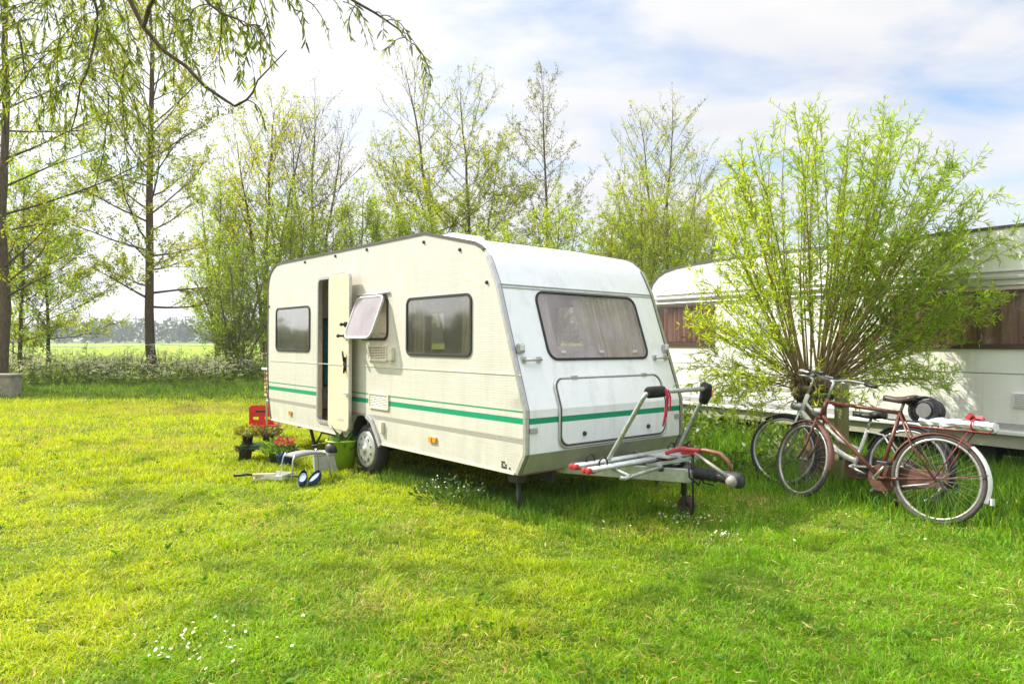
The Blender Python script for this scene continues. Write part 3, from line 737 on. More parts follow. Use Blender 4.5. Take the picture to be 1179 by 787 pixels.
# ------------------------------------------------------------------ the second caravan behind the willow
E1 = Vector((-0.5775, 0.8164, 0)); E2 = Vector((0.8164, 0.5775, 0))
SC2 = 7.5 / 7.0
P2 = Vector((0.696 * 7.5, 7.5, 0))
van2 = thing('caravan', 'long white caravan with brown curtains parked behind the willow bush', 'caravan', P2, math.atan2(0.5775, 0.8164))
def z2(z): return EYE + (z - EYE) * SC2
def s2(s): return s * SC2
WHITE2 = body_paint('white_ribbed_paint', (0.82, 0.81, 0.77), [(z2(1.212), z2(1.221), (0.12, 0.12, 0.12))], True, (0.45, 0.43, 0.36))
P2F = [(-2.6, 0.40), (-2.75, 0.62), (-2.75, 2.2), (-2.6, 2.55), (-2.3, z2(2.675)), (s2(3.0), z2(2.685)), (s2(3.55), z2(2.672)), (s2(3.93), z2(2.655)), (s2(4.22), z2(2.63)), (s2(4.42), z2(2.59)), (s2(4.56), z2(2.53)), (s2(4.68), z2(2.42)), (s2(4.75), z2(2.25)), (s2(4.80), z2(2.0)), (s2(4.85), 1.2), (s2(4.80), 0.8), (s2(4.70), 0.42)]
sP2 = side_P(0, 1)
W1 = rrect(s2(3.50), z2(1.50), s2(4.60), z2(2.055), 0.05); W2 = rrect(s2(-1.6), z2(1.485), s2(1.05), z2(2.035), 0.05)
b = MB(); b.panel(P2F[::-1], [W1, W2], sP2, 0.03); b.build('side_wall', WHITE2, van2)
b = MB(); b.panel(P2F[::-1], [], side_P(2.3, -1), 0.03); b.build('side_wall', WHITE2, van2)
n2 = len(P2F); vs = [(v, p[0], p[1]) for v in (0.031, 2.269) for p in P2F]
b = MB(); b.add(vs, [(i, (i + 1) % n2, n2 + (i + 1) % n2, n2 + i) for i in range(n2)]); b.build('roof', M['roof'], van2)
sec2 = [(-0.012, -0.015), (-0.012, 0.012), (0.03, 0.012), (0.03, 0.002), (-0.002, 0.002), (-0.002, -0.015)]
vs, fs = sweep(P2F[2:], [(v, -o) for v, o in sec2]); 
b = MB(); b.add(*sweep(P2F[2:], [(-0.012, -0.02), (-0.012, 0.014), (0.03, 0.014), (0.03, 0.002), (-0.002, 0.002), (-0.002, -0.02)])); b.build('roof_rail', M['dark_trim'], van2)
M['brown_curtain'] = cloth_mat('brown_curtain', (0.28, 0.18, 0.13), (0.55, 0.40, 0.31), 10, 0.35, (1, 1, 0.05))
M['pink_curtain'] = cloth_mat('pink_curtain', (0.55, 0.38, 0.34), (0.82, 0.66, 0.60), 14, 0.45, (1, 1, 0.05))
M['glass2'] = glass_mat('brown_glass', (0.93, 0.86, 0.83), 0.03, 0.9, 0.06, (0.55, 0.45, 0.42))
M['brown_frame'] = simple('brown_window_rubber', (0.075, 0.04, 0.03), 0.5, 0, 0.2, 20)
b = MB()
for y_ in (s2(3.2), s2(-0.62)): b.box((-0.003, y_, 0.98), (0.006, 0.012, 0.62))
b.build('panel_joint', M['grey_plastic'], van2)
for y_, z_, w_, h_ in ((s2(2.2), 1.02, 0.34, 0.20), (s2(-0.2), 0.92, 0.16, 0.16)):
    b = MB(); b.box((-0.012, y_, z_), (0.024, w_, h_)); vo = b.build('vent', M['white_plastic'], van2, 0.006)
    b = MB()
    for k in range(6): b.box((-0.026, y_, z_ - h_ * 0.36 + h_ * 0.72 * k / 5), (0.006, w_ * 0.8, 0.008))
    b.build('grille', M['grey_plastic'], vo)
for W, cm, a0, a1, wv in ((W1, 'pink_curtain', s2(3.49), s2(4.61), 12), (W2, 'brown_curtain', s2(-1.6), s2(1.05), 16)):
    w = window(van2, W, sP2, glass=M['glass2'], frame=M['brown_frame'], rim=0.04)
    curtain_sheet(a0, a1, W[-1][1] - 0.02, W[0][1] + 0.1, sP2, wv, 0.036, M[cm], w, 0, 7)
    for f_ in (0.34, 0.67):
        if wv == 16: b = MB(); b.box((-0.010, a0 + (a1 - a0) * f_, (W[-1][1] + W[0][1]) / 2), (0.016, 0.03, 0.56)); b.build('mullion', M['brown_frame'], w)
        b = MB(); b.box((0.012, a0 + (a1 - a0) * (f_ - 0.16), W[-1][1] + 0.05), (0.012, 0.09, 0.02)); b.build('catch', M['black'], w)
    b = MB(); b.panel(rrect(a0, z2(1.46), a1, z2(1.50), 0.012), [], lambda a, c, d: Vector((-0.025 + d, a, c)), 0.024); b.build('sill', M['brown_frame'], w)
    b = MB(); b.box((0.3, (a0 + a1) / 2, z2(1.78)), (0.02, a1 - a0 + 0.2, 0.8)); b.build('back_board', M['wood'], w)
b = MB()
for z, h, dp in ((z2(2.235), 0.018, 0.03), (z2(2.17), 0.035, 0.05), (z2(2.10), 0.02, 0.03)): b.box((-dp / 2, s2(1.0), z), (dp, s2(7.2), h))
b.build('awning_rail', M['alu'], van2, 0.004)
b = MB(); b.box((-0.012, s2(-0.02), z2(2.065)), (0.02, s2(2.3), 0.03)); b.build('gutter', simple('pinkish_gutter', (0.55, 0.42, 0.38), 0.4, 0.1, 0.1, 10), van2)
b = MB(); b.box((-0.035, s2(1.0), z2(0.635)), (0.07, s2(7.3), 0.045)); b.build('side_bumper', M['white_plastic'], van2, 0.01)
b = MB(); b.box((-0.008, s2(1.0), z2(0.545)), (0.014, s2(7.25), 0.13)); b.build('lower_skirt', M['skirt'], van2)
b = MB(); b.box((-0.006, s2(1.0), z2(0.70)), (0.012, s2(7.3), 0.06)); b.build('dark_strip', M['grey_plastic'], van2)
b = MB()
for v in (0.5, 1.8): b.box((v, 1.0, 0.33), (0.06, 7.0, 0.14))
for y in (-2.0, 0.2, 2.4, 4.4):
    for v in (0.3, 2.0): b.box((v, y, 0.18), (0.2, 0.2, 0.36))
b.build('chassis', M['chassis'], van2)
for v in (0.03, 2.1):
    t = MB(); t.lathe([(0.17, 0.0), (0.27, -0.01), (0.30, 0.06), (0.30, 0.12), (0.27, 0.17), (0.17, 0.17)], (v, -1.9 if v < 1 else 1.2, 0.3), Matrix.Rotation(R(90), 3, 'Y'), 28, True, True); w = t.build('wheel', M['tyre'], van2)
    h = MB(); h.lathe([(0, 0.02), (0.17, 0.02), (0.18, 0.08), (0.0, 0.1)], (v, -1.9 if v < 1 else 1.2, 0.3), Matrix.Rotation(R(90), 3, 'Y'), 24); h.build('rim', M['galv'], w)

# ------------------------------------------------------------------ bicycles
def bicycle(label, rear, front, lean, steer, mats, step_through, extras):
    rear = Vector(rear); front = Vector(front); mid = (rear + front) / 2; d = (front - rear).normalized()
    WB = 1.17
    o = thing('bicycle', label, 'bicycle', (0, 0, 0))
    # local: x forward, y left, z up; rear axle at x=0
    BS = 1.07; base = mid - d * WB * BS / 2; o.scale = (BS, BS, BS)
    o.location = base; o.rotation_euler = (lean, 0, math.atan2(d.y, d.x))
    paint, tyre, metal, dark, guard = mats['paint'], mats['tyre'], M['galv'], M['black'], mats['guard']
    RW = 0.345
    sa = (Vector((1.02, 0, 0.72)) - Vector((0.955, 0, 0.94))).normalized(); sp_ = Vector((0.955, 0, 0.94))
    SM = Matrix.Translation(sp_) @ Matrix.Rotation(-steer, 4, sa) @ Matrix.Translation(-sp_)   # turning fork, wheel and bars together
    I4 = Matrix.Identity(4)
    def wheel(cx, T, seed):
        c = Vector((cx, 0, RW)); rot = Matrix.Rotation(R(90), 3, 'X')
        w = MB(); rng = random.Random(seed)
        for k in range(36):
            a = 2 * PI * k / 36; a2 = a + (0.42 if k % 2 else -0.42); sd = 0.028 if (k // 2) % 2 else -0.028
            w.tube([c + Vector((0.022 * math.cos(a2 * 1.0 + a), sd, 0.022 * math.sin(a2 + a))), c + Vector((0.305 * math.cos(a), 0, 0.305 * math.sin(a)))], 0.0010, 4, False)
        w.lathe([(0.0, -0.05), (0.012, -0.05), (0.012, -0.035), (0.026, -0.03), (0.015, -0.024), (0.015, 0.024), (0.026, 0.03), (0.012, 0.035), (0.012, 0.05), (0, 0.05)], c, rot, 14)
        wo = w.xform(T).build('wheel', M['spoke'], o)
        t = MB(); t.lathe([(0.318 + 0.019 + 0.019 * math.cos(q), 0.019 * math.sin(q)) for q in [2 * PI * k / 10 for k in range(10)]], c, rot, 56, True, True); t.xform(T).build('tyre', tyre, wo)
        t = MB(); t.lathe([(0.302, -0.011), (0.321, -0.014), (0.324, 0.0), (0.321, 0.014), (0.302, 0.011)], c, rot, 56, True, True); t.xform(T).build('rim', mats['rim'], wo)
        return c
    wheel(0.0, I4, 1); wheel(WB, SM, 2)
    # frame
    f = MB(); BB = Vector((0.455, 0, 0.285)); ST = Vector((0.36, 0, 0.64)) if step_through else Vector((0.315, 0, 0.865)); HT = Vector((0.962, 0, 0.925)); HB = Vector((1.012, 0, 0.75))
    if not step_through:
        f.tube([HT + (HB - HT) * 0.18, ST + Vector((0, 0, -0.02))], 0.0165, 10); f.tube([HB - (HB - HT) * 0.12, BB], 0.0175, 10)
    else:
        pts = []
        for k in range(9):
            t = k / 8; p = HB.lerp(BB + Vector((-0.02, 0, 0.05)), t); p.z -= 0.10 * math.sin(PI * t) ; p.x -= 0.05 * math.sin(PI * t); pts.append(p)
        f.tube(pts, 0.026, 10)
        f.tube([p + Vector((-0.02, 0, 0.105)) for p in pts[:6]] + [ST.lerp(BB, 0.55)], 0.014, 10)
    f.tube([ST, BB], 0.0165, 10); f.tube([HT, HB], 0.021, 12)
    for sy in (-1, 1):
        f.tube([BB + Vector((0, 0.03 * sy, 0)), Vector((0.30, 0.045 * sy, 0.30)), Vector((0, 0.06 * sy, RW))], [0.012, 0.011, 0.009], 8)
        f.tube([ST + Vector((0, 0.02 * sy, -0.02)), Vector((0.2, 0.045 * sy, 0.60)), Vector((0, 0.06 * sy, RW))], [0.010, 0.009, 0.008], 8)
    f.tube([BB + Vector((0, -0.04, 0)), BB + Vector((0, 0.04, 0))], 0.024, 12)
    fo = f.build('frame', paint, o)
    # fork
    k = MB()
    for sy in (-1, 1):
        k.tube([HB + Vector((0.004, 0.045 * sy, -0.01)), Vector((1.06, 0.052 * sy, 0.58)), Vector((1.105, 0.055 * sy, 0.44)), Vector((WB, 0.055 * sy, RW))], [0.013, 0.012, 0.010, 0.008], 8)
    k.tube([HB + Vector((0.004, -0.055, -0.01)), HB + Vector((0.004, 0.055, -0.01))], 0.016, 8); k.xform(SM).build('fork', mats['fork'], o)
    # mudguards
    def guard_arc(cx, a0, a1, r, T, name, mat, tip=None):
        g = MB(); n = 22; vs = []; 
        for i in range(n + 1):
            a = R(a0 + (a1 - a0) * i / n)
            for y, dr in ((-0.03, -0.014), (-0.02, 0.0), (0, 0.005), (0.02, 0.0), (0.03, -0.014)):
                vs.append((cx + (r + dr) * math.cos(a), y, RW + (r + dr) * math.sin(a)))
        g.add(vs, [(i * 5 + j, i * 5 + j + 1, (i + 1) * 5 + j + 1, (i + 1) * 5 + j) for i in range(n) for j in range(4)], True)
        for sy in (-1, 1):
            a = R(a0 + 14 if cx < 0.5 else a1 - 14); g.tube([(cx, 0.06 * sy, RW), (cx + r * math.cos(a), 0.03 * sy, RW + r * math.sin(a))], 0.0035, 5)
        return g.xform(T).build(name, mat, o)
    guard_arc(0, 178 - 25, 18, 0.372, I4, 'mudguard', guard)
    tipm = MB(); vs = []
    for i in range(12):
        a = R(200 - 70 * i / 11)
        for y, dr in ((-0.033, -0.010), (-0.02, 0.004), (0, 0.009), (0.02, 0.004), (0.033, -0.010)): vs.append(((0.374 + dr) * math.cos(a), y, RW + (0.374 + dr) * math.sin(a)))
    tipm.add(vs, [(i * 5 + j, i * 5 + j + 1, (i + 1) * 5 + j + 1, (i + 1) * 5 + j) for i in range(11) for j in range(4)], True)
    tipm.box((-0.388, 0, RW - 0.11), (0.012, 0.055, 0.05)); tipm.build('mudguard_tip', mats.get('tip', M['white_plastic']), o)
    guard_arc(WB, 170 + 20, 52, 0.372, SM, 'mudguard', guard)
    # chain case and cranks
    c = MB(); n = 18; out = [(0.455 + 0.115 * math.cos(R(-100 + 205 * i / n)), 0.285 + 0.115 * math.sin(R(-100 + 205 * i / n))) for i in range(n + 1)] + [(0.0 + 0.06 * math.cos(R(100 + 160 * i / 10)), RW + 0.06 * math.sin(R(100 + 160 * i / 10))) for i in range(11)]
    c.panel(out, [rrect(0.10, 0.318, 0.30, 0.352, 0.014)] if extras.get('open_case') else [], lambda a, b_, d: Vector((a, -0.075 + d, b_)), 0.035); c.build('chain_case', mats['case'], o, 0.006)
    c = MB(); ca = R(extras.get('crank', -25))
    for sy, aa in ((-1, ca), (1, ca + PI)):
        e = BB + Vector((0.17 * math.cos(aa), 0.10 * sy, 0.17 * math.sin(aa))); c.tube([BB + Vector((0, 0.085 * sy, 0)), e], [0.014, 0.010], 8)
    c.tube([BB + Vector((0, -0.09, 0)), BB + Vector((0, 0.09, 0))], 0.012, 8); co = c.build('crank', metal, o)
    for sy, aa in ((-1, ca), (1, ca + PI)):
        e = BB + Vector((0.17 * math.cos(aa), 0.15 * sy, 0.17 * math.sin(aa))); q = MB(); q.box(e, (0.09, 0.09, 0.028)); q.build('pedal', dark, co, 0.006)
    # saddle, seat post
    sz = -0.16 if step_through else 0.03; sx = 0.03 if step_through else -0.01
    q = MB(); SV = Vector((sx, 0, sz)); q.tube([ST, Vector((0.305, 0, 0.90)) + SV], 0.013, 8); q.tube([Vector((0.25, 0.04, 0.885)) + SV, Vector((0.29, 0, 0.90)) + SV, Vector((0.44, 0, 0.915)) + SV], 0.005, 6); q.tube([Vector((0.25, -0.04, 0.885)) + SV, Vector((0.29, 0, 0.90)) + SV], 0.005, 6); po = q.build('seat_post', metal, o)
    q = MB(); n = 12; vs = []
    for i in range(n + 1):
        t = i / n; x = 0.19 + sx + 0.28 * t; wd = 0.105 * (1 - t) ** 1.2 + 0.022; top = 0.945 + sz + 0.015 * (1 - t) + 0.008 * math.cos(t * 6)
        wd *= min(1, 0.55 + t * 6)
        for y, dz in ((-wd, -0.045), (-wd * 0.9, -0.01), (-wd * 0.5, 0.004), (0, 0.0), (wd * 0.5, 0.004), (wd * 0.9, -0.01), (wd, -0.045)): vs.append((x, y, top + dz))
    q.add(vs, [(i * 7 + j, i * 7 + j + 1, (i + 1) * 7 + j + 1, (i + 1) * 7 + j) for i in range(n) for j in range(6)], True); q.add(vs[:7], [tuple(range(7))])
    so_ = q.build('saddle', mats['saddle'], o); sd = so_.modifiers.new('thick', 'SOLIDIFY'); sd.thickness = 0.012
    # bars
    q = MB(); stem_t = HT + (HT - HB).normalized() * 0.16
    q.tube([HT, stem_t], 0.012, 8); q.tube([stem_t, stem_t + Vector((0.05, 0, 0.015))], 0.012, 8)
    c0 = stem_t + Vector((0.05, 0, 0.015)); Lb = []
    for sy in (1, -1):
        q.tube([c0, c0 + Vector((0.03, 0.10 * sy, 0.015)), c0 + Vector((0.0, 0.20 * sy, 0.04)), c0 + Vector((-0.08, 0.265 * sy, 0.035)), c0 + Vector((-0.24, 0.285 * sy, 0.0))], 0.011, 8)
        q.tube([c0 + Vector((0.03, 0.16 * sy, 0.015)), c0 + Vector((-0.02, 0.235 * sy, 0.0)), c0 + Vector((-0.12, 0.285 * sy, -0.01))], 0.005, 6)
    ho = q.xform(SM).build('handlebar', metal, o)
    for sy in (1, -1):
        g = MB(); g.tube([c0 + Vector((-0.13, 0.275 * sy, 0.022)), c0 + Vector((-0.25, 0.287 * sy, -0.002))], 0.0165, 10); g.xform(SM).build('grip', dark, ho)
    q = MB(); ca_ = c0 + Vector((-0.02, 0.235, 0.0)); cb_ = c0 + Vector((-0.02, -0.235, 0.0))
    for a_, z_ in ((ca_, 0.0), (cb_, 0.02)): q.tube([a_, a_.lerp(c0, 0.5) + Vector((0.10, 0, 0.03 + z_)), c0 + Vector((0.10, a_.y * 0.2, -0.06)), HB + Vector((0.03, a_.y * 0.1, 0.03))], 0.0035, 5)
    q.xform(SM).build('brake_cable', M['rubber'], o)
    q = MB(); q.ball(c0 + Vector((0.0, 0.14, 0.05)), 0.026, (1, 1, 0.7)); q.xform(SM).build('bell', metal, ho)
    # rear carrier, lamp, stand, brake hub
    q = MB(); zc = 0.745
    for y in (-0.06, 0.06): q.tube([(0.21, y * 0.7, zc), (-0.36, y, zc), (-0.38, y * 0.7, zc + 0.03)], 0.006, 6)
    for x in (0.10, -0.05, -0.20, -0.355): q.tube([(x, -0.06, zc), (x, 0.06, zc)], 0.005, 6)
    for sy in (-1, 1): q.tube([(-0.22, 0.06 * sy, zc), (0.0, 0.065 * sy, RW)], 0.005, 6); q.tube([(-0.22, 0.06 * sy, zc), (-0.06, 0.06 * sy, zc)], 0.006, 6)
    q.build('carrier', mats['carrier'], o)
    q = MB(); q.lathe([(0, 0.05), (0.035, 0.045), (0.042, 0.0), (0.036, -0.05), (0.0, -0.08)], (1.07, 0, 0.80), Matrix.Rotation(R(90), 3, 'Y'), 16); q.tube([(1.03, 0, 0.74), (1.06, 0, 0.80)], 0.007, 6); q.xform(SM).build('headlamp', metal, o)
    q = MB(); q.tube([(0.03, 0.07, 0.30), (0.22, 0.10, 0.25)], 0.008, 6); q.tube([(-0.02, -0.07, 0.33), (0.2, -0.09, 0.28)], 0.007, 6); q.build('stand', metal, o)
    if extras.get('skirt_guard'):
        q = MB()
        for i in range(7):
            a = R(35 + i * 16); q.tube([(0.02, -0.05, RW), (0.33 * math.cos(a), -0.04, RW + 0.33 * math.sin(a))], 0.002, 4)
        q.build('coat_guard', M['black'], o)
    return o

red_brown = simple('worn_brown_enamel', (0.13, 0.042, 0.028), 0.35, 0.1, 0.3, 25, dirt=(0.20, 0.11, 0.07))
case_brown = simple('rust_brown_case', (0.095, 0.036, 0.02), 0.5, 0.1, 0.3, 18, dirt=(0.16, 0.09, 0.05))
bike1 = bicycle('rusty brown roadster bicycle with a bag at its saddle, nearest of the two', (3.60, 5.92, 0), (2.84, 6.96, 0), R(8), -R(20),
    dict(paint=red_brown, tyre=simple('grey_brown_tyre', (0.07, 0.06, 0.055), 0.85, 0, 0.3, 25), rim=simple('dull_rim', (0.42, 0.40, 0.37), 0.35, 0.6, 0.15, 30), guard=simple('brown_mudguard', (0.16, 0.065, 0.045), 0.4, 0.1, 0.2, 20),
         fork=red_brown, case=case_brown, saddle=simple('dark_brown_saddle', (0.05, 0.03, 0.025), 0.45, 0, 0.3, 20), carrier=simple('dark_red_carrier', (0.20, 0.02, 0.03), 0.5, 0, 0.2, 20)), False, dict(crank=-52))
white_paint = simple('off_white_enamel', (0.70, 0.69, 0.64), 0.35, 0, 0.1, 20, dirt=(0.4, 0.36, 0.3))
bike2 = bicycle('white step-through bicycle leaning behind the brown one', (3.66, 6.50, 0), (2.87, 7.50, 0), R(9), R(4),
    dict(paint=white_paint, tyre=M['tyre'], rim=simple('bright_rim', (0.5, 0.5, 0.5), 0.3, 0.6, 0.1, 30), guard=simple('black_mudguard', (0.03, 0.03, 0.03), 0.3, 0, 0.2, 20), fork=M['galv'], case=simple('brown_plastic_case', (0.13, 0.05, 0.03), 0.5, 0, 0.2, 18), saddle=M['black'], carrier=M['black'], tip=M['black']), True, dict(crank=20, open_case=True, skirt_guard=False))
bpy.context.view_layer.update()
# things carried by the bicycles
mw = bike1.matrix_basis
def on_bike(p): return bike1.location + bike1.rotation_euler.to_matrix() @ (Vector(p) * 1.07)
t = thing('saddlebag', 'round black bag with a pale disc end hanging behind the brown saddle', 'bag', on_bike((0.11, -0.02, 0.88)))
t.rotation_euler = (R(8), 0, bike1.rotation_euler.z)
b = MB(); b.lathe([(0.0, -0.10), (0.06, -0.10), (0.095, -0.075), (0.10, 0.0), (0.095, 0.075), (0.075, 0.09)], (0, 0, 0), Matrix.Rotation(R(-90), 3, 'X'), 20); b.build('bag_body', M['black'], t)
b = MB(); b.lathe([(0.066, 0.088), (0.062, 0.096), (0.0, 0.0965)], (0, 0, 0), Matrix.Rotation(R(-90), 3, 'X'), 20, False); b.build('end_disc', simple('grey_disc', (0.15, 0.145, 0.145), 0.4, 0.2, 0.1, 20), t)
b = MB()
for k in range(7):
    a0 = k * 0.9; b.tube([(0.10 * math.cos(a0 + u) * (1.02 + 0.05 * k), -0.08 + 0.025 * k, 0.10 * math.sin(a0 + u) * (1.02 + 0.03 * k)) for u in [0.25 * j for j in range(18)]], 0.008, 6)
b.build('strap', M['rubber'], t)
t = thing('plastic_bundle', 'folded white and red plastic bundle on the carrier of the brown bicycle', 'bag', on_bike((-0.12, 0, 0.757)))
t.rotation_euler = (R(8), 0, bike1.rotation_euler.z)
b = MB(); rr = random.Random(8); n, m = 14, 8; vs = []
for i in range(n + 1):
    for j in range(m):
        a = 2 * PI * j / m; vs.append((-0.28 + 0.56 * i / n, 0.075 * math.cos(a) * (1 + rr.uniform(-.15, .15)), 0.042 + 0.042 * math.sin(a) * (1 + rr.uniform(-.25, .15))))
b.add(vs, [(i * m + j, i * m + (j + 1) % m, (i + 1) * m + (j + 1) % m, (i + 1) * m + j) for i in range(n) for j in range(m)], False); b.add(vs[:m], [tuple(range(m))]); b.add(vs[-m:], [tuple(range(m))]); b.build('wrap', simple('white_blue_film', (0.72, 0.74, 0.80), 0.25, 0, 0.15, 14), t)
b = MB(); b.tube([(-0.14 + 0.01 * math.cos(k), 0.083 * math.cos(k), 0.044 + 0.05 * math.sin(k)) for k in [2 * PI * i / 12 for i in range(12)]], 0.008, 6, closed=True); b.box((-0.14, -0.01, 0.10), (0.10, 0.05, 0.03), Matrix.Rotation(0.5, 3, 'X')); b.box((-0.10, 0.03, 0.11), (0.05, 0.06, 0.03), Matrix.Rotation(0.9, 3, 'Y')); b.build('red_tie', M['redlens'], t)

# ------------------------------------------------------------------ small things by the caravan door
def lathe_thing(name, label, cat, loc, prof, mat, group=None):
    o = thing(name, label, cat, loc, 0, group); b = MB(); b.lathe(prof, n=24); b.build('pot', mat, o); return o
st = thing('folding_stool', 'low grey stool with metal legs in front of the door', 'stool', Vector((-2.28, 7.72, 0)), R(42)); st.scale = (0.70, 0.72, 0.92)
b = MB(); n = 10; vs = []
for j in range(2):
    for i in range(n + 1):
        u = i / n; vs.append((-0.27 + 0.54 * u, -0.17 if j == 0 else 0.17, 0.33 + 0.02 * math.cos((u - 0.5) * PI * 1.1)))
vs2 = [(x, y, z - 0.022) for x, y, z in vs]; q = n + 1
b.add(vs + vs2, [(i, i + 1, q + i + 1, q + i) for i in range(n)] + [(2 * q + i + 1, 2 * q + i, 3 * q + i, 3 * q + i + 1) for i in range(n)] + [(i + 1, i, 2 * q + i, 2 * q + i + 1) for i in range(n)] + [(q + i, q + i + 1, 3 * q + i + 1, 3 * q + i) for i in range(n)] + [(0, q, 3 * q, 2 * q), (n, 2 * q + n, 3 * q + n, q + n)], True)
b.build('seat', simple('grey_stool_cloth', (0.22, 0.215, 0.225), 0.7, 0, 0.12, 40, 0.1), st)
for x in (-1, 1):
    for y in (-1, 1):
        b = MB(); b.tube([(0.25 * x, 0.155 * y, 0.345), (0.29 * x, 0.17 * y, 0.28), (0.34 * x, 0.21 * y, 0.0)], 0.011, 8); b.build('leg', M['alu'], st)
# clogs
for k, (x, y, rz) in enumerate(((-2.22, 7.42, 0.15), (-2.09, 7.43, -0.3))):
    o = thing('garden_clog', ('left' if k == 0 else 'right') + ' one of two navy slip-on clogs with pale lining before the stool', 'shoe', (x, y, 0.03), rz, 'pair of clogs on the grass'); o.rotation_euler = (R(22), 0, rz); o.location.z = 0.05; o.scale = (0.85, 0.85, 0.85)
    b = MB(); n = 20; rings = []
    prof = [(0.052, 0.0), (0.058, 0.015), (0.056, 0.045), (0.050, 0.06)]
    vs = []
    for r, z in prof:
        for i in range(n):
            a = 2 * PI * i / n; stretch = 2.3 + 0.15 * math.cos(a); vs.append((r * math.cos(a), r * stretch * math.sin(a), z * 1.25 + 0.022 * max(0, math.sin(a)) * (z > 0.03)))
    b.add(vs, [(i * n + j, i * n + (j + 1) % n, (i + 1) * n + (j + 1) % n, (i + 1) * n + j) for i in range(3) for j in range(n)], True); b.add(vs[:n], [tuple(range(n))]); b.build('shoe_body', simple('navy_foam', (0.02, 0.035, 0.12), 0.5, 0, 0.15, 30), o)
    b = MB(); b.add([(0.044 * math.cos(2 * PI * i / n), 0.105 * math.sin(2 * PI * i / n), 0.054 + 0.012 * max(0, math.sin(2 * PI * i / n))) for i in range(n)], [tuple(range(n))]); b.build('lining', simple('pale_blue_lining', (0.30, 0.38, 0.52), 0.7, 0, 0.1, 30), o)
# dustpan brush and rag
o = thing('hand_brush', 'hand brush with pale bristles and black handle lying on the lawn', 'brush', (-2.73, 7.70, 0.05), R(8))
b = MB(); b.box((0, 0, 0.02), (0.24, 0.05, 0.03)); b.build('brush_head', simple('pale_wood', (0.5, 0.42, 0.30), 0.6), o, 0.006)
b = MB(); rr = random.Random(2)
for i in range(90): 
    x, y = rr.uniform(-0.11, 0.11), rr.uniform(-0.02, 0.02); b.tube([(x, y, 0.01), (x + rr.uniform(-.01, .01), y - rr.uniform(0.03, 0.06), -0.03)], 0.003, 4)
b.build('bristles', simple('pale_bristle', (0.60, 0.56, 0.42), 0.8), o)
b = MB(); b.tube([(-0.12, 0, 0.02), (-0.18, 0, 0.03), (-0.32, 0, 0.02)], [0.012, 0.016, 0.018], 8); b.build('handle', M['black'], o)
o = thing('dustpan', 'pale grey dustpan with a thin dark handle beside the brush', 'dustpan', (-2.48, 7.66, 0.03), R(-20))
b = MB(); b.box((-0.09, 0, 0.01), (0.24, 0.20, 0.006)); b.box((-0.09, 0.10, 0.035), (0.24, 0.006, 0.05)); b.box((-0.09, -0.10, 0.03), (0.24, 0.006, 0.04)); b.box((0.03, 0, 0.035), (0.006, 0.20, 0.05)); b.build('pan', simple('pale_grey_plastic', (0.58, 0.57, 0.52), 0.45), o)
b = MB(); b.tube([(0.03, 0, 0.03), (0.10, 0.0, 0.045), (0.26, 0.02, 0.03)], [0.008, 0.012, 0.012], 8); b.build('handle', M['black'], o)

LEAF = leafy('leaf', 0.45, 0.5)
def plant_leaves(parent, n, size, spread, hgt, cols, seed, up=0.6, name='foliage', width=0.35, base=0.0):
    rng = np.random.default_rng(seed)
    th = rng.uniform(0, 2 * PI, n); r = spread * np.sqrt(rng.uniform(0, 1, n))
    pos = np.stack([r * np.cos(th), r * np.sin(th), base + hgt * rng.uniform(0.05, 1, n) * (1 - 0.4 * r / max(spread, 1e-6))], 1)
    ax = np.stack([np.cos(th), np.sin(th), np.full(n, up)], 1) + rng.normal(size=(n, 3)) * 0.5
    L = size * rng.uniform(0.6, 1.3, n); v, f, k = leaf_arrays(pos, ax, L, L * width, rng)
    cc = np.array(cols)[rng.integers(0, len(cols), n)] * rng.uniform(0.7, 1.3, (n, 1))
    return np_mesh(name, v, f, LEAF, parent, np.repeat(cc, k, 0))
POTP = [(0, 0), (0.075, 0), (0.10, 0.15), (0.108, 0.15), (0.108, 0.17), (0.095, 0.17), (0.09, 0.14), (0, 0.14)]
def pot_scaled(s): return [(r * s, h * s) for r, h in POTP]
terra = simple('dark_brown_pot', (0.07, 0.045, 0.035), 0.7)
# green plant stand
t = thing('plant_table', 'small green metal plant table near the rear of the caravan', 'table', (-3.30, 9.12, 0), R(12))
b = MB(); b.box((0, 0, 0.19), (0.46, 0.34, 0.02)); b.box((0, 0.16, 0.175), (0.44, 0.02, 0.05)); b.box((0, -0.16, 0.175), (0.44, 0.02, 0.05)); gm = simple('dark_green_enamel', (0.02, 0.10, 0.03), 0.4); b.build('tabletop', gm, t, 0.004)
for x in (-1, 1):
    for y in (-1, 1):
        b = MB(); b.tube([(0.21 * x, 0.14 * y, 0.19), (0.22 * x, 0.15 * y, 0.0)], 0.010, 6); b.build('leg', gm, t)
for k, (dx, cols, lab, s, seed) in enumerate(((-0.14, [(0.35, 0.32, 0.03), (0.16, 0.20, 0.03)], 'yellow leaved plant in a dark pot on the left of the green table', 0.72, 3), (0.13, [(0.16, 0.10, 0.05), (0.10, 0.11, 0.03), (0.2, 0.14, 0.06)], 'brownish heather in a brown pot on the right of the green table', 0.78, 4))):
    o = thing('potted_plant', lab, 'plant', (-3.30 + dx, 9.10, 0.20), 0, 'pot plants by the caravan'); b = MB(); b.lathe(pot_scaled(s), n=20); b.build('pot', terra if k else M['black'], o); plant_leaves(o, 260, 0.06, 0.15, 0.15, cols, seed, 0.7, base=0.10)
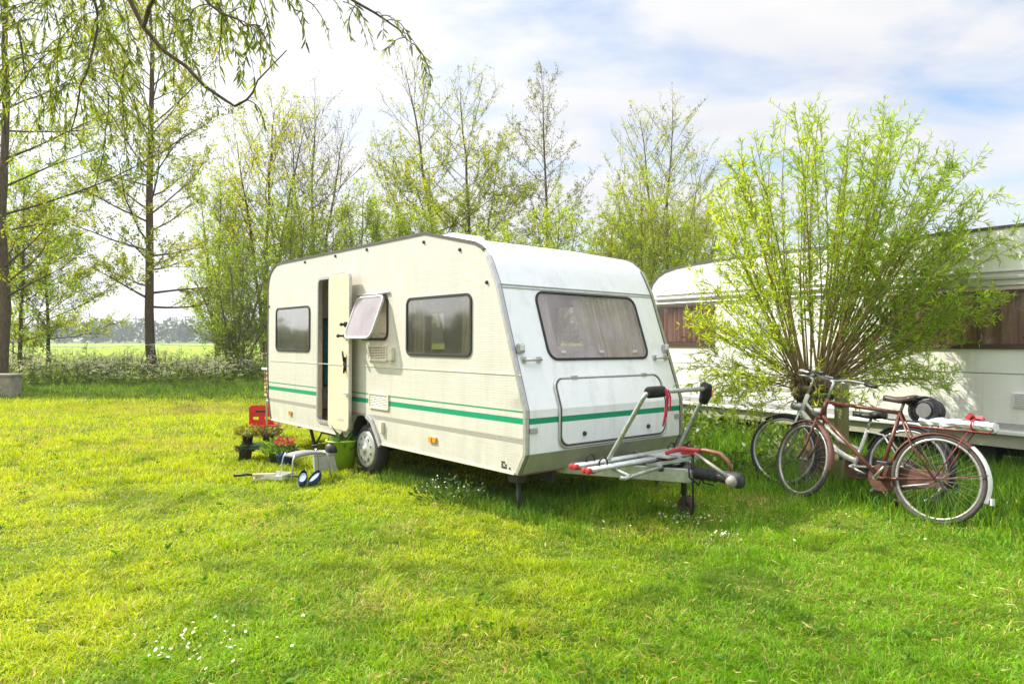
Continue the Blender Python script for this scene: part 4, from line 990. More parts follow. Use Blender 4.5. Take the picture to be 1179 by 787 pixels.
o = thing('potted_plant', 'dark red plant in a tiny pot standing on the grass left of the table', 'plant', (-3.43, 9.0, 0), 0, 'pot plants by the caravan'); b = MB(); b.lathe(pot_scaled(0.8), n=20); b.build('pot', terra, o); plant_leaves(o, 150, 0.06, 0.10, 0.12, [(0.10, 0.03, 0.03), (0.06, 0.05, 0.02)], 5, 0.5, base=0.11)
blue = simple('blue_glazed_pot', (0.03, 0.08, 0.42), 0.25)
o = thing('potted_plant', 'red flowers in a blue pot behind the grey stool', 'plant', (-2.78, 8.55, 0), 0, 'pot plants by the caravan'); b = MB(); b.lathe(pot_scaled(1.0), n=20); b.build('pot', blue, o); plant_leaves(o, 160, 0.07, 0.14, 0.16, [(0.06, 0.14, 0.02), (0.12, 0.2, 0.03)], 6, 0.8, base=0.13); plant_leaves(o, 70, 0.04, 0.11, 0.10, [(0.45, 0.03, 0.05), (0.60, 0.06, 0.10)], 7, 0.5, 'blossom', 0.8, base=0.27)
o = thing('potted_plant', 'bushy lime green plant behind the stool beside the red flowers', 'plant', (-2.97, 8.80, 0), 0, 'pot plants by the caravan'); b = MB(); b.lathe(pot_scaled(0.9), n=20); b.build('pot', terra, o); plant_leaves(o, 220, 0.08, 0.16, 0.24, [(0.20, 0.32, 0.03), (0.12, 0.24, 0.03)], 8, 0.8, base=0.1)
# grey box with dark pan, behind the stool
o = thing('storage_box', 'low grey plastic box standing behind the stool', 'box', (-2.18, 8.35, 0), R(20)); b = MB(); b.box((0, 0, 0.10), (0.36, 0.24, 0.20), None, 1.05); b.build('box_body', M['grey_plastic'], o, 0.015); b = MB(); b.box((0, 0, 0.212), (0.40, 0.27, 0.025)); b.build('lid', simple('light_grey_lid', (0.5, 0.5, 0.5), 0.45), o, 0.008)
o = thing('watering_can', 'small black kettle sitting on the grey box', 'kettle', (-2.12, 8.30, 0.226)); b = MB(); b.lathe([(0, 0), (0.09, 0), (0.10, 0.03), (0.085, 0.09), (0.03, 0.12), (0.015, 0.14), (0, 0.14)], n=20); b.build('kettle_body', M['black'], o); b = MB(); b.tube([(0.09, 0, 0.04), (0.15, 0, 0.07), (0.18, 0, 0.11)], [0.014, 0.011, 0.009], 8); b.build('spout', M['black'], o); b = MB(); b.tube([(-0.07, 0, 0.09), (-0.06, 0, 0.16), (0.0, 0, 0.185), (0.06, 0, 0.16), (0.07, 0, 0.09)], 0.006, 6); b.build('handle', M['black'], o)
o.name = 'kettle'
# lime bucket with strap leaves
o = thing('bucket', 'lime green bucket with dark leaves beside the caravan wheel', 'bucket', (-2.04, 8.40, 0)); lime = simple('lime_green_plastic', (0.34, 0.52, 0.02), 0.35, 0, 0.08, 10)
b = MB(); b.lathe([(0, 0), (0.135, 0), (0.185, 0.34), (0.20, 0.345), (0.20, 0.36), (0.178, 0.36), (0.128, 0.02), (0, 0.02)], n=30); b.build('pail', lime, o)
b = MB(); b.tube([(-0.19, 0, 0.33), (-0.30, -0.05, 0.30), (-0.36, -0.06, 0.29)], 0.007, 6); b.tube([(0.19 * math.cos(a), -0.02 - 0.16 * math.sin(a) * 0.8, 0.34 - 0.12 * math.sin(a)) for a in [PI * i / 10 for i in range(11)]], 0.006, 6); b.build('handle', M['black'], o)
plant_leaves(o, 26, 0.20, 0.12, 0.06, [(0.05, 0.14, 0.03), (0.10, 0.22, 0.03)], 9, 0.25, 'foliage', 0.22, base=0.32)
# red crate on a low board
o = thing('crate', 'bright red plastic crate behind the rear of the caravan', 'crate', (-3.97, 11.1, 0.22), R(15)); o.scale = (0.9, 0.9, 1.0); rp = simple('red_crate_plastic', (0.62, 0.02, 0.02), 0.4, 0, 0.1, 15)
b = MB()
for sy in (-1, 1):
    b.panel(rrect(-0.2, 0.0, 0.2, 0.29, 0.01), [rrect(-0.08, 0.19, 0.08, 0.24, 0.01), rrect(-0.16, 0.06, -0.04, 0.13, 0.01), rrect(0.04, 0.06, 0.16, 0.13, 0.01)], lambda a, c, d: Vector((a, sy * 0.14 - sy * d, c)), 0.012); 
    b.panel(rrect(-0.125, 0.0, 0.125, 0.29, 0.01), [rrect(-0.06, 0.19, 0.06, 0.24, 0.01)], lambda a, c, d: Vector((sy * 0.2 - sy * d, a, c)), 0.012)
b.box((0, 0, 0.008), (0.38, 0.26, 0.012)); b.build('crate_body', rp, o)
b = MB(); b.box((0, -0.1435, 0.215), (0.18, 0.004, 0.045)); b.build('crate_mark', M['chassis'], o)
o = thing('camp_bench', 'low orange red camping bench under the red crate', 'bench', (-3.93, 11.1, 0), R(15)); b = MB(); b.box((0, 0, 0.205), (0.50, 0.36, 0.025)); b.build('seat', simple('orange_red_board', (0.6, 0.10, 0.03), 0.45), o, 0.008)
for x in (-1, 1):
    b = MB(); b.tube([(0.2 * x, -0.14, 0.2), (0.2 * x, 0.14, 0.0)], 0.01, 6); b.tube([(0.2 * x, 0.14, 0.2), (0.2 * x, -0.14, 0.0)], 0.01, 6); b.build('leg', M['alu'], o)
# patterned lounger cushion leaning on the rear wall
def pattern_mat():
    m, nt, out = new_mat('yellow_black_print'); p = N(nt, 'ShaderNodeBsdfPrincipled'); tc = N(nt, 'ShaderNodeTexCoord'); v = N(nt, 'ShaderNodeTexVoronoi'); v.inputs['Scale'].default_value = 16
    nt.links.new(tc.outputs['Object'], v.inputs['Vector'])
    c1 = mixcol(nt, mth(nt, 'GREATER_THAN', v.outputs['Distance'], 0.42), (0.62, 0.45, 0.05), (0.06, 0.04, 0.03)); c1 = mixcol(nt, mth(nt, 'LESS_THAN', v.outputs['Distance'], 0.2), c1, (0.75, 0.66, 0.42))
    nt.links.new(c1, p.inputs['Base Color']); p.inputs['Roughness'].default_value = 0.8; nt.links.new(p.outputs[0], out.inputs[0]); return m
loc = CP + D1 * 5.98 + D2 * 0.14
o = thing('folded_lounger', 'folded garden lounger with yellow and black print leaning on the caravan rear', 'lounger', (loc.x, loc.y, 0), CRZ)
b = MB(); b.box((0, 0, 0.88), (0.05, 0.42, 0.42)); b.build('cushion', pattern_mat(), o, 0.02)
b = MB(); b.tube([(0.03, -0.23, 0.0), (0.03, -0.23, 1.12), (0.03, 0.23, 1.12), (0.03, 0.23, 0.0)], 0.016, 8); b.tube([(-0.035, -0.235, 0.58), (-0.035, -0.235, 1.11), (-0.035, 0.235, 1.11)], 0.018, 8); b.tube([(0.03, -0.23, 0.62), (0.03, 0.23, 0.62)], 0.012, 8); b.build('frame', M['white_plastic'], o)
# jacket hanging inside the doorway
pj = CP + D1 * 4.40 + D2 * 0.30
o = thing('jacket', 'teal jacket hanging just inside the open caravan door', 'jacket', (pj.x, pj.y, 0.95), CRZ)
b = MB(); n = 20; vs = []
for z, r in ((0.0, 0.17), (0.3, 0.16), (0.55, 0.15), (0.75, 0.16), (0.86, 0.10), (0.90, 0.05)):
    for i in range(n):
        a = 2 * PI * i / n; rr_ = r * (1 + 0.12 * math.sin(5 * a + z * 6)); vs.append((rr_ * 0.6 * math.cos(a), rr_ * math.sin(a), z))
b.add(vs, [(i * n + j, i * n + (j + 1) % n, (i + 1) * n + (j + 1) % n, (i + 1) * n + j) for i in range(5) for j in range(n)], True); b.build('jacket_body', M['teal'], o)
b = MB(); b.tube([(0, 0, 0.90), (0, 0, 1.0), (0, 0.03, 1.05), (0, 0.0, 1.08)], 0.006, 6); b.build('hanger', M['alu'], o)

# ------------------------------------------------------------------ ground
def ground_mat(name, cols, s1, s2_):
    m, nt, out = new_mat(name); p = N(nt, 'ShaderNodeBsdfPrincipled'); p.inputs['Roughness'].default_value = 0.95; p.inputs['Specular IOR Level'].default_value = 0.1
    a = noise(nt, s1, 6, 'Object', 0.6); c = noise(nt, s2_, 4, 'Object', 0.6)
    col = mixcol(nt, ramp(nt, a, 0.35, 0.65), cols[0], cols[1]); col = mixcol(nt, ramp(nt, c, 0.45, 0.75), col, cols[2])
    nt.links.new(col, p.inputs['Base Color']); nt.links.new(bump(nt, c, 0.8, 0.05), p.inputs['Normal']); nt.links.new(p.outputs[0], out.inputs[0]); return m
def sheet(name, x0, y0, x1, y1, z, mat):
    b = MB(); b.add([(x0, y0, z), (x1, y0, z), (x1, y1, z), (x0, y1, z)], [(0, 1, 2, 3)]); o = b.build(name, mat); tag(o, kind='structure'); return o
sheet('ground', -1500, -60, 1500, 3000, 0.0, ground_mat('soil_and_turf', ((0.08, 0.13, 0.010), (0.12, 0.17, 0.012), (0.06, 0.07, 0.02)), 0.6, 14.0))
FIELD = ground_mat('meadow', ((0.21, 0.34, 0.02), (0.31, 0.41, 0.025), (0.16, 0.26, 0.03)), 0.035, 0.16)
sheet('field', -600, 28.5, 600, 330, 0.006, FIELD)

def fbm(x, y, s, seed):
    """smooth value noise, four octaves, about 0..1"""
    x = np.asarray(x, float); y = np.asarray(y, float); v = np.zeros_like(x); amp = 1.0; tot = 0.0
    tab = np.random.default_rng(seed).uniform(0, 1, (256, 256)); f = s * 0.8
    for o in range(4):
        X = x * f + 17.3 * o + 90; Y = y * f + 31.7 * o + 70; xi = np.floor(X).astype(int); yi = np.floor(Y).astype(int); u = X - xi; w = Y - yi
        u = u * u * (3 - 2 * u); w = w * w * (3 - 2 * w)
        g = lambda i, j: tab[(xi + i) % 256, (yi + j) % 256]
        v = v + amp * ((g(0, 0) * (1 - u) + g(1, 0) * u) * (1 - w) + (g(0, 1) * (1 - u) + g(1, 1) * u) * w); tot += amp; amp *= 0.6; f *= 2.03
    return np.clip((v / tot - 0.5) * 1.7 + 0.5, 0, 1)

GRASS = leafy('grass_blade', 0.42, 0.45, (1.15, 1.15, 0.5), 0.35)
def dist_van2(x, y): return (P2.x - x) * E2.x + (P2.y - y) * E2.y      # metres in front of the second caravan's wall
def tallness(x, y):
    d = dist_van2(x, y); t = np.clip((1.25 - d) / 0.9, 0, 1) * (d > -2.6) * (y > 4.5)
    return t

def blade_mesh(name, x, y, h, w, lean, cols, rng, seg2=True, label=None, cat=None):
    n = len(x); az = rng.uniform(0, 2 * PI, n) * 0.6 + 5 * PI * fbm(x, y, 2.6, 90); wa = rng.uniform(0, 2 * PI, n)
    base = np.stack([x, y, np.zeros(n)], 1); d = np.stack([np.cos(az), np.sin(az), np.zeros(n)], 1); s = np.stack([np.cos(wa), np.sin(wa), np.zeros(n)], 1) * (w / 2)[:, None]
    up = np.array([0, 0, 1.0]); H = h[:, None]; Ln = lean[:, None]
    mid = base + d * H * Ln * 0.35 + up * H * 0.6; tip = base + d * H * Ln + up * H * np.sqrt(np.maximum(0.08, 1 - Ln ** 2))
    if seg2 == 3:
        a0 = np.clip(Ln * 0.7, 0, 1.3); P1 = base + H * 0.42 * (d * np.sin(a0) + up * np.cos(a0)); a1 = a0 + 0.35 + 0.3 * Ln; P2_ = P1 + H * 0.34 * (d * np.sin(a1) + up * np.cos(a1)); a2 = a1 + 0.4 + 0.5 * Ln; P3 = P2_ + H * 0.32 * (d * np.sin(a2) + up * np.cos(a2)); P3[:, 2] = np.maximum(P3[:, 2], 0.004)
        V = np.stack([base - s * 0.7, base + s * 0.7, P1 + s, P1 - s, P2_ + s * 0.8, P2_ - s * 0.8, P3], 1).reshape(-1, 3); i = np.arange(n) * 7
        F = [np.stack([np.concatenate([i, i + 3]), np.concatenate([i + 1, i + 2]), np.concatenate([i + 2, i + 4]), np.concatenate([i + 3, i + 5])], 1), np.stack([i + 5, i + 4, i + 6], 1)]; k = 7
    elif seg2:
        V = np.stack([base - s, base + s, mid + s * 0.8, mid - s * 0.8, tip], 1).reshape(-1, 3); i = np.arange(n) * 5
        F = [np.stack([i, i + 1, i + 2, i + 3], 1), np.stack([i + 3, i + 2, i + 4], 1)]; k = 5
    else:
        V = np.stack([base - s, base + s, tip], 1).reshape(-1, 3); i = np.arange(n) * 3; F = [np.stack([i, i + 1, i + 2], 1)]; k = 3
    o = np_mesh(name, V, F, GRASS, None, np.repeat(cols, k, 0)); tag(o, label, cat, None, 'stuff'); return o

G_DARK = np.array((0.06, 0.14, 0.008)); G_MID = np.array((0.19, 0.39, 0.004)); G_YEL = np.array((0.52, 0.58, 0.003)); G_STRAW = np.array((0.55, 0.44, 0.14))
def grass_cols(x, y, n1, rng):
    n = len(x)
    yel = np.clip(0.42 - 0.11 * x + 0.05 * (y - 6) + (n1 - 0.5) * 1.0 + rng.normal(0, 0.18, n), 0, 1)[:, None]     # sun glow painted into the blade colour, yellower to the left
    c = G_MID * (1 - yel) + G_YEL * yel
    dk = np.clip((fbm(x, y, 3.2, 31) - 0.55) * 3.2 + rng.normal(0, 0.12, n) - 0.08 * np.maximum(0, y - 6), 0, 1)[:, None]
    c = c * (1 - dk * 0.6) + G_DARK * dk * 0.6
    st = (rng.uniform(0, 1, n) < 0.05 + 0.35 * np.clip(fbm(x, y, 2.6, 77) - 0.55, 0, 1))[:, None]
    wp = ground_at(212, 15.6); worn = np.exp(-((x - wp.x) / 2.2) ** 2 - ((y - wp.y) / 0.9) ** 2) * 0.6 + np.clip(fbm(x, y, 1.1, 55) - 0.66, 0, 1) * 1.6
    st = st | (rng.uniform(0, 1, n) < worn)[:, None]
    c = np.where(st, G_STRAW, c)
    return c * rng.uniform(0.72, 1.28, (n, 1))

def in_view(x, y, m=1.2): return (np.abs(x) < 0.76 * y + m)
rng = np.random.default_rng(11)
bands = [(2.3, 3.6, 11000, 0.0042), (3.6, 5.0, 8500, 0.0045), (5.0, 7.5, 5000, 0.0055), (7.5, 11, 2600, 0.0075), (11, 17, 1000, 0.012), (17, 27.5, 350, 0.018)]
for k, (ya, yb, dens, wd) in enumerate(bands):
    hw = 0.76 * yb + 1.2; n = int(dens * (yb - ya) * 2 * hw)
    x = rng.uniform(-hw, hw, n); y = rng.uniform(ya, yb, n)
    n1 = fbm(x, y, 0.9, 5); n2_ = fbm(x, y, 5.0, 9)
    keep = in_view(x, y) & (rng.uniform(0, 1, n) < 0.30 + 0.95 * n2_) & (dist_van2(x, y) > -1.2)
    x, y, n1, n2_ = x[keep], y[keep], n1[keep], n2_[keep]; n = len(x)
    h = (0.034 + 0.062 * n2_ ** 2) * rng.uniform(0.5, 1.4, n) * (1 + 0.35 * (k > 3))
    # rank grass near the wheels' shelter under the caravan edge
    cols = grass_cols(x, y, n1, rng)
    lean = np.clip(rng.normal(0.85, 0.40, n), 0.05, 1.5) if k < 3 else np.clip(rng.normal(0.6, 0.25, n), 0.05, 0.98)
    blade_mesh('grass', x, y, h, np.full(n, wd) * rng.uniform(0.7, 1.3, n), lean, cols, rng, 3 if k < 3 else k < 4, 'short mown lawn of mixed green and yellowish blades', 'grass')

# tall grass: in front of the second caravan, and along the far verge
def tall(name, n, sampler, h0, h1, wd, pal, seed, label, lean=0.4):
    rng = np.random.default_rng(seed); x, y, t = sampler(rng, n)
    n = len(x); h = (h0 + (h1 - h0) * t) * rng.uniform(0.5, 1.2, n); pal = np.array(pal)
    c = pal[rng.integers(0, len(pal), n)] * rng.uniform(0.7, 1.3, (n, 1))
    blade_mesh(name, x, y, h, np.full(n, wd) * rng.uniform(0.6, 1.4, n), np.clip(rng.normal(lean, 0.2, n), 0.02, 0.95), c, rng, True, label, 'grass')
def near_van2(rng, n):
    s = rng.uniform(-1.9, 5.6, n); d = rng.uniform(-0.9, 2.8, n)
    x = P2.x + E1.x * s - E2.x * d; y = P2.y + E1.y * s - E2.y * d
    lim = np.where(s < -0.15, 2.8, np.where(s > 2.6, 2.25, 2.6)); t = np.clip((lim - d) / 0.7, 0, 1) * (0.3 + 0.7 * fbm(x, y, 2.0, 3)) * np.where(d > 1.3, 0.66, 1); k = (rng.uniform(0, 1, n) < t + 0.1) & (t > 0.02)
    return x[k], y[k], t[k]
PAL_T = [(0.09, 0.24, 0.01), (0.14, 0.32, 0.012), (0.20, 0.36, 0.015), (0.06, 0.17, 0.012), (0.27, 0.38, 0.03)]
tall('tall_grass', 62000, near_van2, 0.08, 0.46, 0.0075, PAL_T, 21, 'rank green grass growing around the bicycles and white caravan')
def verge(rng, n):
    x = rng.uniform(-21, -6.0, n); y = rng.uniform(18.3, 22.8, n); t = np.clip((y - 18.0 - 0.8 * fbm(x, y, 0.5, 6)) / 2.0, 0.05, 1) * (0.5 + 0.5 * fbm(x, y, 0.9, 4))
    return x, y, t
tall('verge_grass', 42000, verge, 0.06, 0.36, 0.018, [(0.10, 0.22, 0.015), (0.16, 0.30, 0.02), (0.24, 0.36, 0.025), (0.07, 0.16, 0.02), (0.3, 0.36, 0.06)], 22, 'long dark green grass along the far edge of the lawn')
def verge2(rng, n):
    x = rng.uniform(-6.0, 30, n); y = rng.uniform(22, 28, n); return x, y, np.full(n, 0.8)
tall('verge_grass', 9000, verge2, 0.2, 0.7, 0.04, [(0.08, 0.16, 0.02), (0.13, 0.22, 0.02)], 23, 'long grass beyond the caravans at the field edge')
def under_van(rng, n):
    s = rng.uniform(-0.2, 2.4, n); v = rng.uniform(-0.12, 0.5, n); x = CP.x + D1.x * s + D2.x * v; y = CP.y + D1.y * s + D2.y * v
    return x, y, 0.3 + 0.7 * fbm(x, y, 3, 8)
def by_drawbar(rng, n):
    s = rng.uniform(-1.5, 0.6, n); v = rng.uniform(-0.1, 2.6, n); x = CP.x + D1.x * s + D2.x * v; y = CP.y + D1.y * s + D2.y * v
    t = fbm(x, y, 2.5, 13); k = rng.uniform(0, 1, n) < 0.25 + t; return x[k], y[k], t[k]
tall('tall_grass', 7500, by_drawbar, 0.05, 0.20, 0.006, [(0.09, 0.22, 0.01), (0.14, 0.30, 0.012), (0.19, 0.34, 0.015)], 25, 'lusher uncut grass under the drawbar of the cream caravan')
tall('tall_grass', 2600, under_van, 0.05, 0.20, 0.006, [(0.07, 0.16, 0.02), (0.11, 0.21, 0.02)], 24, 'unmown grass along the bottom edge of the cream caravan')

# fallen dry leaves and daisies in the lawn
WHITEP = leafy('petal', 0.2, 0.6, (1, 1, 1))
def litter():
    rng = np.random.default_rng(41); n = 2600; y = 2.6 + 7.5 * rng.uniform(0, 1, n) ** 1.2; x = rng.uniform(-1, 1, n) * (0.75 * y + 0.4)
    k = rng.uniform(0, 1, n) < 0.12 + 1.5 * np.clip(fbm(x, y, 2.0, 12) - 0.45, 0, 1); x, y = x[k], y[k]; n = len(x)
    # curled strips: five cross sections bending round in a random direction
    m = 5; az = rng.uniform(0, 6.28, n); curl = rng.normal(0, 0.55, n); seg = rng.uniform(0.010, 0.022, n); wd = rng.uniform(0.0025, 0.0055, n)
    p = np.stack([x, y, rng.uniform(0.028, 0.06, n)], 1); V = []
    for j in range(m):
        d = np.stack([np.cos(az), np.sin(az), rng.normal(0, 0.25, n)], 1); s_ = np.stack([-np.sin(az), np.cos(az), rng.normal(0, 0.5, n)], 1) * (wd * (1 - abs(j - 1.5) / 3.2))[:, None]
        V += [p - s_, p + s_]; p = p + d * seg[:, None]; az = az + curl
    V = np.stack(V, 1).reshape(-1, 3); i = np.arange(n)[:, None] * 2 * m; F = np.concatenate([np.concatenate([i + 2 * j, i + 2 * j + 1, i + 2 * j + 3, i + 2 * j + 2], 1) for j in range(m - 1)])
    c = np.array([(0.60, 0.48, 0.16), (0.48, 0.34, 0.10), (0.62, 0.56, 0.22), (0.42, 0.24, 0.08)])[rng.integers(0, 4, n)] * rng.uniform(0.7, 1.2, (n, 1))
    o = np_mesh('leaf_litter', V, [F], LEAF, None, np.repeat(c, 2 * m, 0)); tag(o, 'dry curled straw and leaves scattered over the lawn', 'leaves', None, 'stuff')
litter()
def lawn_weeds():
    rng = np.random.default_rng(43); n = 1600; y = 2.6 + 9 * rng.uniform(0, 1, n) ** 1.2; x = rng.uniform(-1, 1, n) * (0.75 * y + 0.4); k = rng.uniform(0, 1, n) < 2.2 * np.clip(fbm(x, y, 1.4, 88) - 0.42, 0, 1); x, y = x[k], y[k]; n = len(x); m = 8
    az = rng.uniform(0, 6.28, (n, m)); pos = np.stack([np.repeat(x, m), np.repeat(y, m), rng.uniform(0.015, 0.05, n * m)], 1); el = rng.uniform(0.1, 0.7, n * m); ax = np.stack([np.cos(az.ravel()) * np.cos(el), np.sin(az.ravel()) * np.cos(el), np.sin(el)], 1)
    L = rng.uniform(0.015, 0.04, n * m) * np.repeat(rng.uniform(0.7, 1.4, n), m); v, f, kk = leaf_arrays(pos, ax, L, L * rng.uniform(0.3, 0.6, n * m), rng, 0.15, True)
    c = np.repeat(np.array([(0.12, 0.27, 0.02), (0.18, 0.34, 0.02), (0.10, 0.22, 0.025)])[rng.integers(0, 3, n)], m, 0) * rng.uniform(0.8, 1.2, (n * m, 1))
    o = np_mesh('lawn_weeds', v, f, LEAF, None, np.repeat(c, kk, 0)); tag(o, 'dark broad leaved weeds among the lawn grass', 'weeds', None, 'stuff')
def daisies(name, spots, label, hz=(0.035, 0.07), rad=0.0085):
    rng = np.random.default_rng(51); P = []
    for px, py, n, sx in spots:
        dpt = FPX * EYE / (py - CY); c = ground_at(px, dpt)
        for i in range(n): P.append((c.x + rng.normal() * sx, c.y + rng.normal() * sx * 0.8, rng.uniform(*hz)))
    P = np.array(P); n = len(P); m = 7; V = []; a = np.arange(m) * 2 * PI / m
    tilt = rng.normal(0, 0.35, (n, 2)); R_ = rad * rng.uniform(0.7, 1.2, n)
    ring = np.stack([np.cos(a), np.sin(a)], 1)
    V = np.empty((n, m + 1, 3)); V[:, m] = P + np.array([0, 0, 0.003])
    V[:, :m, 0] = P[:, None, 0] + R_[:, None] * ring[None, :, 0]; V[:, :m, 1] = P[:, None, 1] + R_[:, None] * ring[None, :, 1]
    V[:, :m, 2] = P[:, None, 2] + R_[:, None] * (ring[None, :, 0] * tilt[:, :1] + ring[None, :, 1] * tilt[:, 1:])
    b = np.arange(n)[:, None] * (m + 1); F = np.stack([b + np.arange(m), b + (np.arange(m) + 1) % m, np.broadcast_to(b + m, (n, m))], -1).reshape(-1, 3)
    C = np.tile(np.array((0.80, 0.80, 0.76)), (n, m + 1, 1)); C[:, m] = (0.75, 0.65, 0.2)
    o = np_mesh(name, V.reshape(-1, 3), [F], WHITEP, None, C.reshape(-1, 3)); tag(o, label, 'flowers', None, 'stuff')
daisies('daisies', [(228, 748, 34, 0.16), (205, 745, 8, 0.2), (262, 757, 8, 0.15), (800, 602, 60, 0.13), (836, 623, 22, 0.07), (770, 585, 14, 0.15), (690, 570, 10, 0.3), (960, 600, 8, 0.5), (720, 600, 10, 0.4)], 'small white daisies scattered in the lawn')
lawn_weeds()
# flowering weed by the caravan sill
pw = CP + D1 * 0.9 - D2 * 0.12
o = thing('flowering_weed', 'bushy weed with tiny white flowers under the caravan side', 'plant', (pw.x, pw.y, 0)); plant_leaves(o, 320, 0.06, 0.34, 0.26, [(0.07, 0.13, 0.03), (0.05, 0.10, 0.02)], 61, 0.9)
oo = plant_leaves(o, 55, 0.020, 0.34, 0.20, [(0.75, 0.75, 0.70)], 62, 0.4, 'blossom', 0.9, base=0.10)

# ------------------------------------------------------------------ trees
BARK = bark_mat('alder_bark', (0.075, 0.052, 0.03), (0.15, 0.115, 0.07))
BARK_L = bark_mat('young_bark', (0.15, 0.115, 0.075), (0.24, 0.19, 0.12))
BARK_W = bark_mat('willow_bark', (0.12, 0.085, 0.05), (0.24, 0.18, 0.11), 14)
TREELEAF = leafy('tree_leaf', 0.64, 0.45, (1.75, 1.68, 0.5))

def rot_about(v, axis, a):
    axis = axis / np.linalg.norm(axis); return v * math.cos(a) + np.cross(axis, v) * math.sin(a) + axis * np.dot(axis, v) * (1 - math.cos(a))

def curve_pts(p, d, L, k, bend, jit, rng):
    pts = [p]; d = d / np.linalg.norm(d)
    for i in range(k):
        d = d + np.array([0, 0, bend / k]) + rng.normal(size=3) * jit; d = d / np.linalg.norm(d); pts.append(pts[-1] + d * L / k)
    return np.array(pts)

def grow_tree(name, label, base, H, seed, r0=0.12, start=0.2, nprim=30, plen=(2.5, 0.6), elev=(10, 55), leaders=None, sec=0.35, twig=0.3,
              leaves=8, lsize=0.08, pal=((0.09, 0.13, 0.02),), lw=0.65, bark=None, spread=0.25, bend=0.25, leaf_z=None, cat='tree', group=None, wander=0.02, low_dense=1.0):
    rng = np.random.default_rng(seed); o = thing(name, label, cat, base, 0, group)
    big = []; mid = []; small = []; LP = []; LA = []
    leaders = leaders or [((0, 0), H, 1.0)]
    for (lx, ly), LH, rs in leaders:
        k = 12; t = np.linspace(0, 1, k + 1)
        wx = np.cumsum(rng.normal(0, wander, k + 1)) * LH / 6; wy = np.cumsum(rng.normal(0, wander, k + 1)) * LH / 6; wx[0] = wy[0] = 0
        tp = np.stack([lx * t ** 1.2 + wx, ly * t ** 1.2 + wy, LH * t - 0.05], 1); tr = 0.72 * r0 * rs * (1 - t) ** 0.8 + 0.010; tr[0] *= 1.25
        big.append((tp, tr)); az = rng.uniform(0, 6.28); npr = int(nprim * rs ** 0.5)
        for i in range(npr):
            u = start + (0.985 - start) * (i + rng.uniform(0, 1)) / npr; az += 2.4 + rng.normal(0, 0.4)
            p = np.array([np.interp(u, t, tp[:, c]) for c in range(3)]); w = (u - start) / (1 - start)
            L = 1.25 * (plen[0] * (1 - w) ** 0.7 + plen[1] * w) * rng.uniform(0.6, 1.2) * (0.7 + 0.3 * rs); L *= 0.55 + 0.45 * min(1, w / 0.15)
            el = R(elev[0] + (elev[1] - elev[0]) * w + rng.normal(0, 9)); d = np.array([math.cos(az) * math.cos(el), math.sin(az) * math.cos(el), math.sin(el)])
            k1 = 5; pp = curve_pts(p, d, L, k1, bend, 0.07, rng); rb = max(0.006, np.interp(u, t, tr) * 0.32)
            mid.append((pp, np.linspace(rb, 0.006, k1 + 1)))
            ns = max(2, int(L / sec))
            for j in range(ns):
                q = 0.22 + 0.78 * (j + rng.uniform(0, 1)) / ns; f = q * k1; a = min(k1 - 1, int(f)); sp_ = pp[a] + (pp[a + 1] - pp[a]) * (f - a); bd = unit(pp[a + 1] - pp[a])
                ax = unit(rng.normal(size=3) * 0.5 + np.array([0, 0, 1.0])); sd_ = rot_about(bd, ax, (1 if j % 2 else -1) * rng.uniform(0.5, 1.1)); sd_[2] += 0.15
                SL = (0.45 * L * (1 - 0.6 * q) + 0.2) * rng.uniform(0.6, 1.2); sp2 = curve_pts(sp_, sd_, SL, 3, bend * 0.8, 0.10, rng); small.append((sp2, np.array([0.009, 0.007, 0.005, 0.003]) * (1 + 6 * rb)))
                nt_ = max(1, int(SL / twig))
                for m_ in range(nt_ + 1):
                    qq = min(0.999, (m_ + rng.uniform(0.3, 1)) / (nt_ + 1)) * 3; a2 = min(2, int(qq)); tp_ = sp2[a2] + (sp2[a2 + 1] - sp2[a2]) * (qq - a2)
                    td = unit(unit(sp2[a2 + 1] - sp2[a2]) + rng.normal(size=3) * 0.6 + np.array([0, 0, 0.15])); TL = rng.uniform(0.15, 0.45); te = tp_ + td * TL
                    small.append((np.array([tp_, tp_ + td * TL * 0.5 + rng.normal(size=3) * 0.02, (tp_ + te) / 2 + td * TL * 0.2, te]), np.array([0.005, 0.004, 0.0035, 0.002]) * (1 + 4 * rb)))
                    lf = 5.4 * leaves * (low_dense if te[2] < H * 0.5 else 1.0)
                    if leaf_z: lf *= np.interp(te[2] / H, leaf_z[0], leaf_z[1])
                    nl = rng.poisson(lf)
                    for _ in range(nl):
                        s_ = rng.uniform(0.15, 1.05); LP.append(tp_ + td * TL * s_ + rng.normal(size=3) * spread * 0.25); LA.append(td * 0.6 + rng.normal(size=3) * 0.7)
    v1, f1 = tubes_np(big, 9); v2, f2 = tubes_np(mid, 5); 
    np_mesh('trunk', np.concatenate([v1, v2]), [np.concatenate([f1, f2 + len(v1)])], bark or BARK, o, None, True)
    v3, f3 = tubes_np(small, 3); np_mesh('twigs', v3, [f3], bark or BARK, o, None, True)
    if LP:
        LP = np.array(LP); LA = np.array(LA); n = len(LP); L = 0.68 * lsize * rng.uniform(0.6, 1.4, n); v, f, k = leaf_arrays(LP, LA, L, L * lw, rng)
        pal = np.array(pal); ph = fbm(LP[:, 0] * 2 + LP[:, 2], LP[:, 1] * 2 - LP[:, 2] * 1.3, 0.8, seed + 1)
        c = pal[np.clip((ph * len(pal) + rng.normal(0, 0.5, n)).astype(int), 0, len(pal) - 1)] * rng.uniform(0.75, 1.3, (n, 1))
        np_mesh('crown', v, f, TREELEAF, o, np.repeat(c, k, 0))
    return o

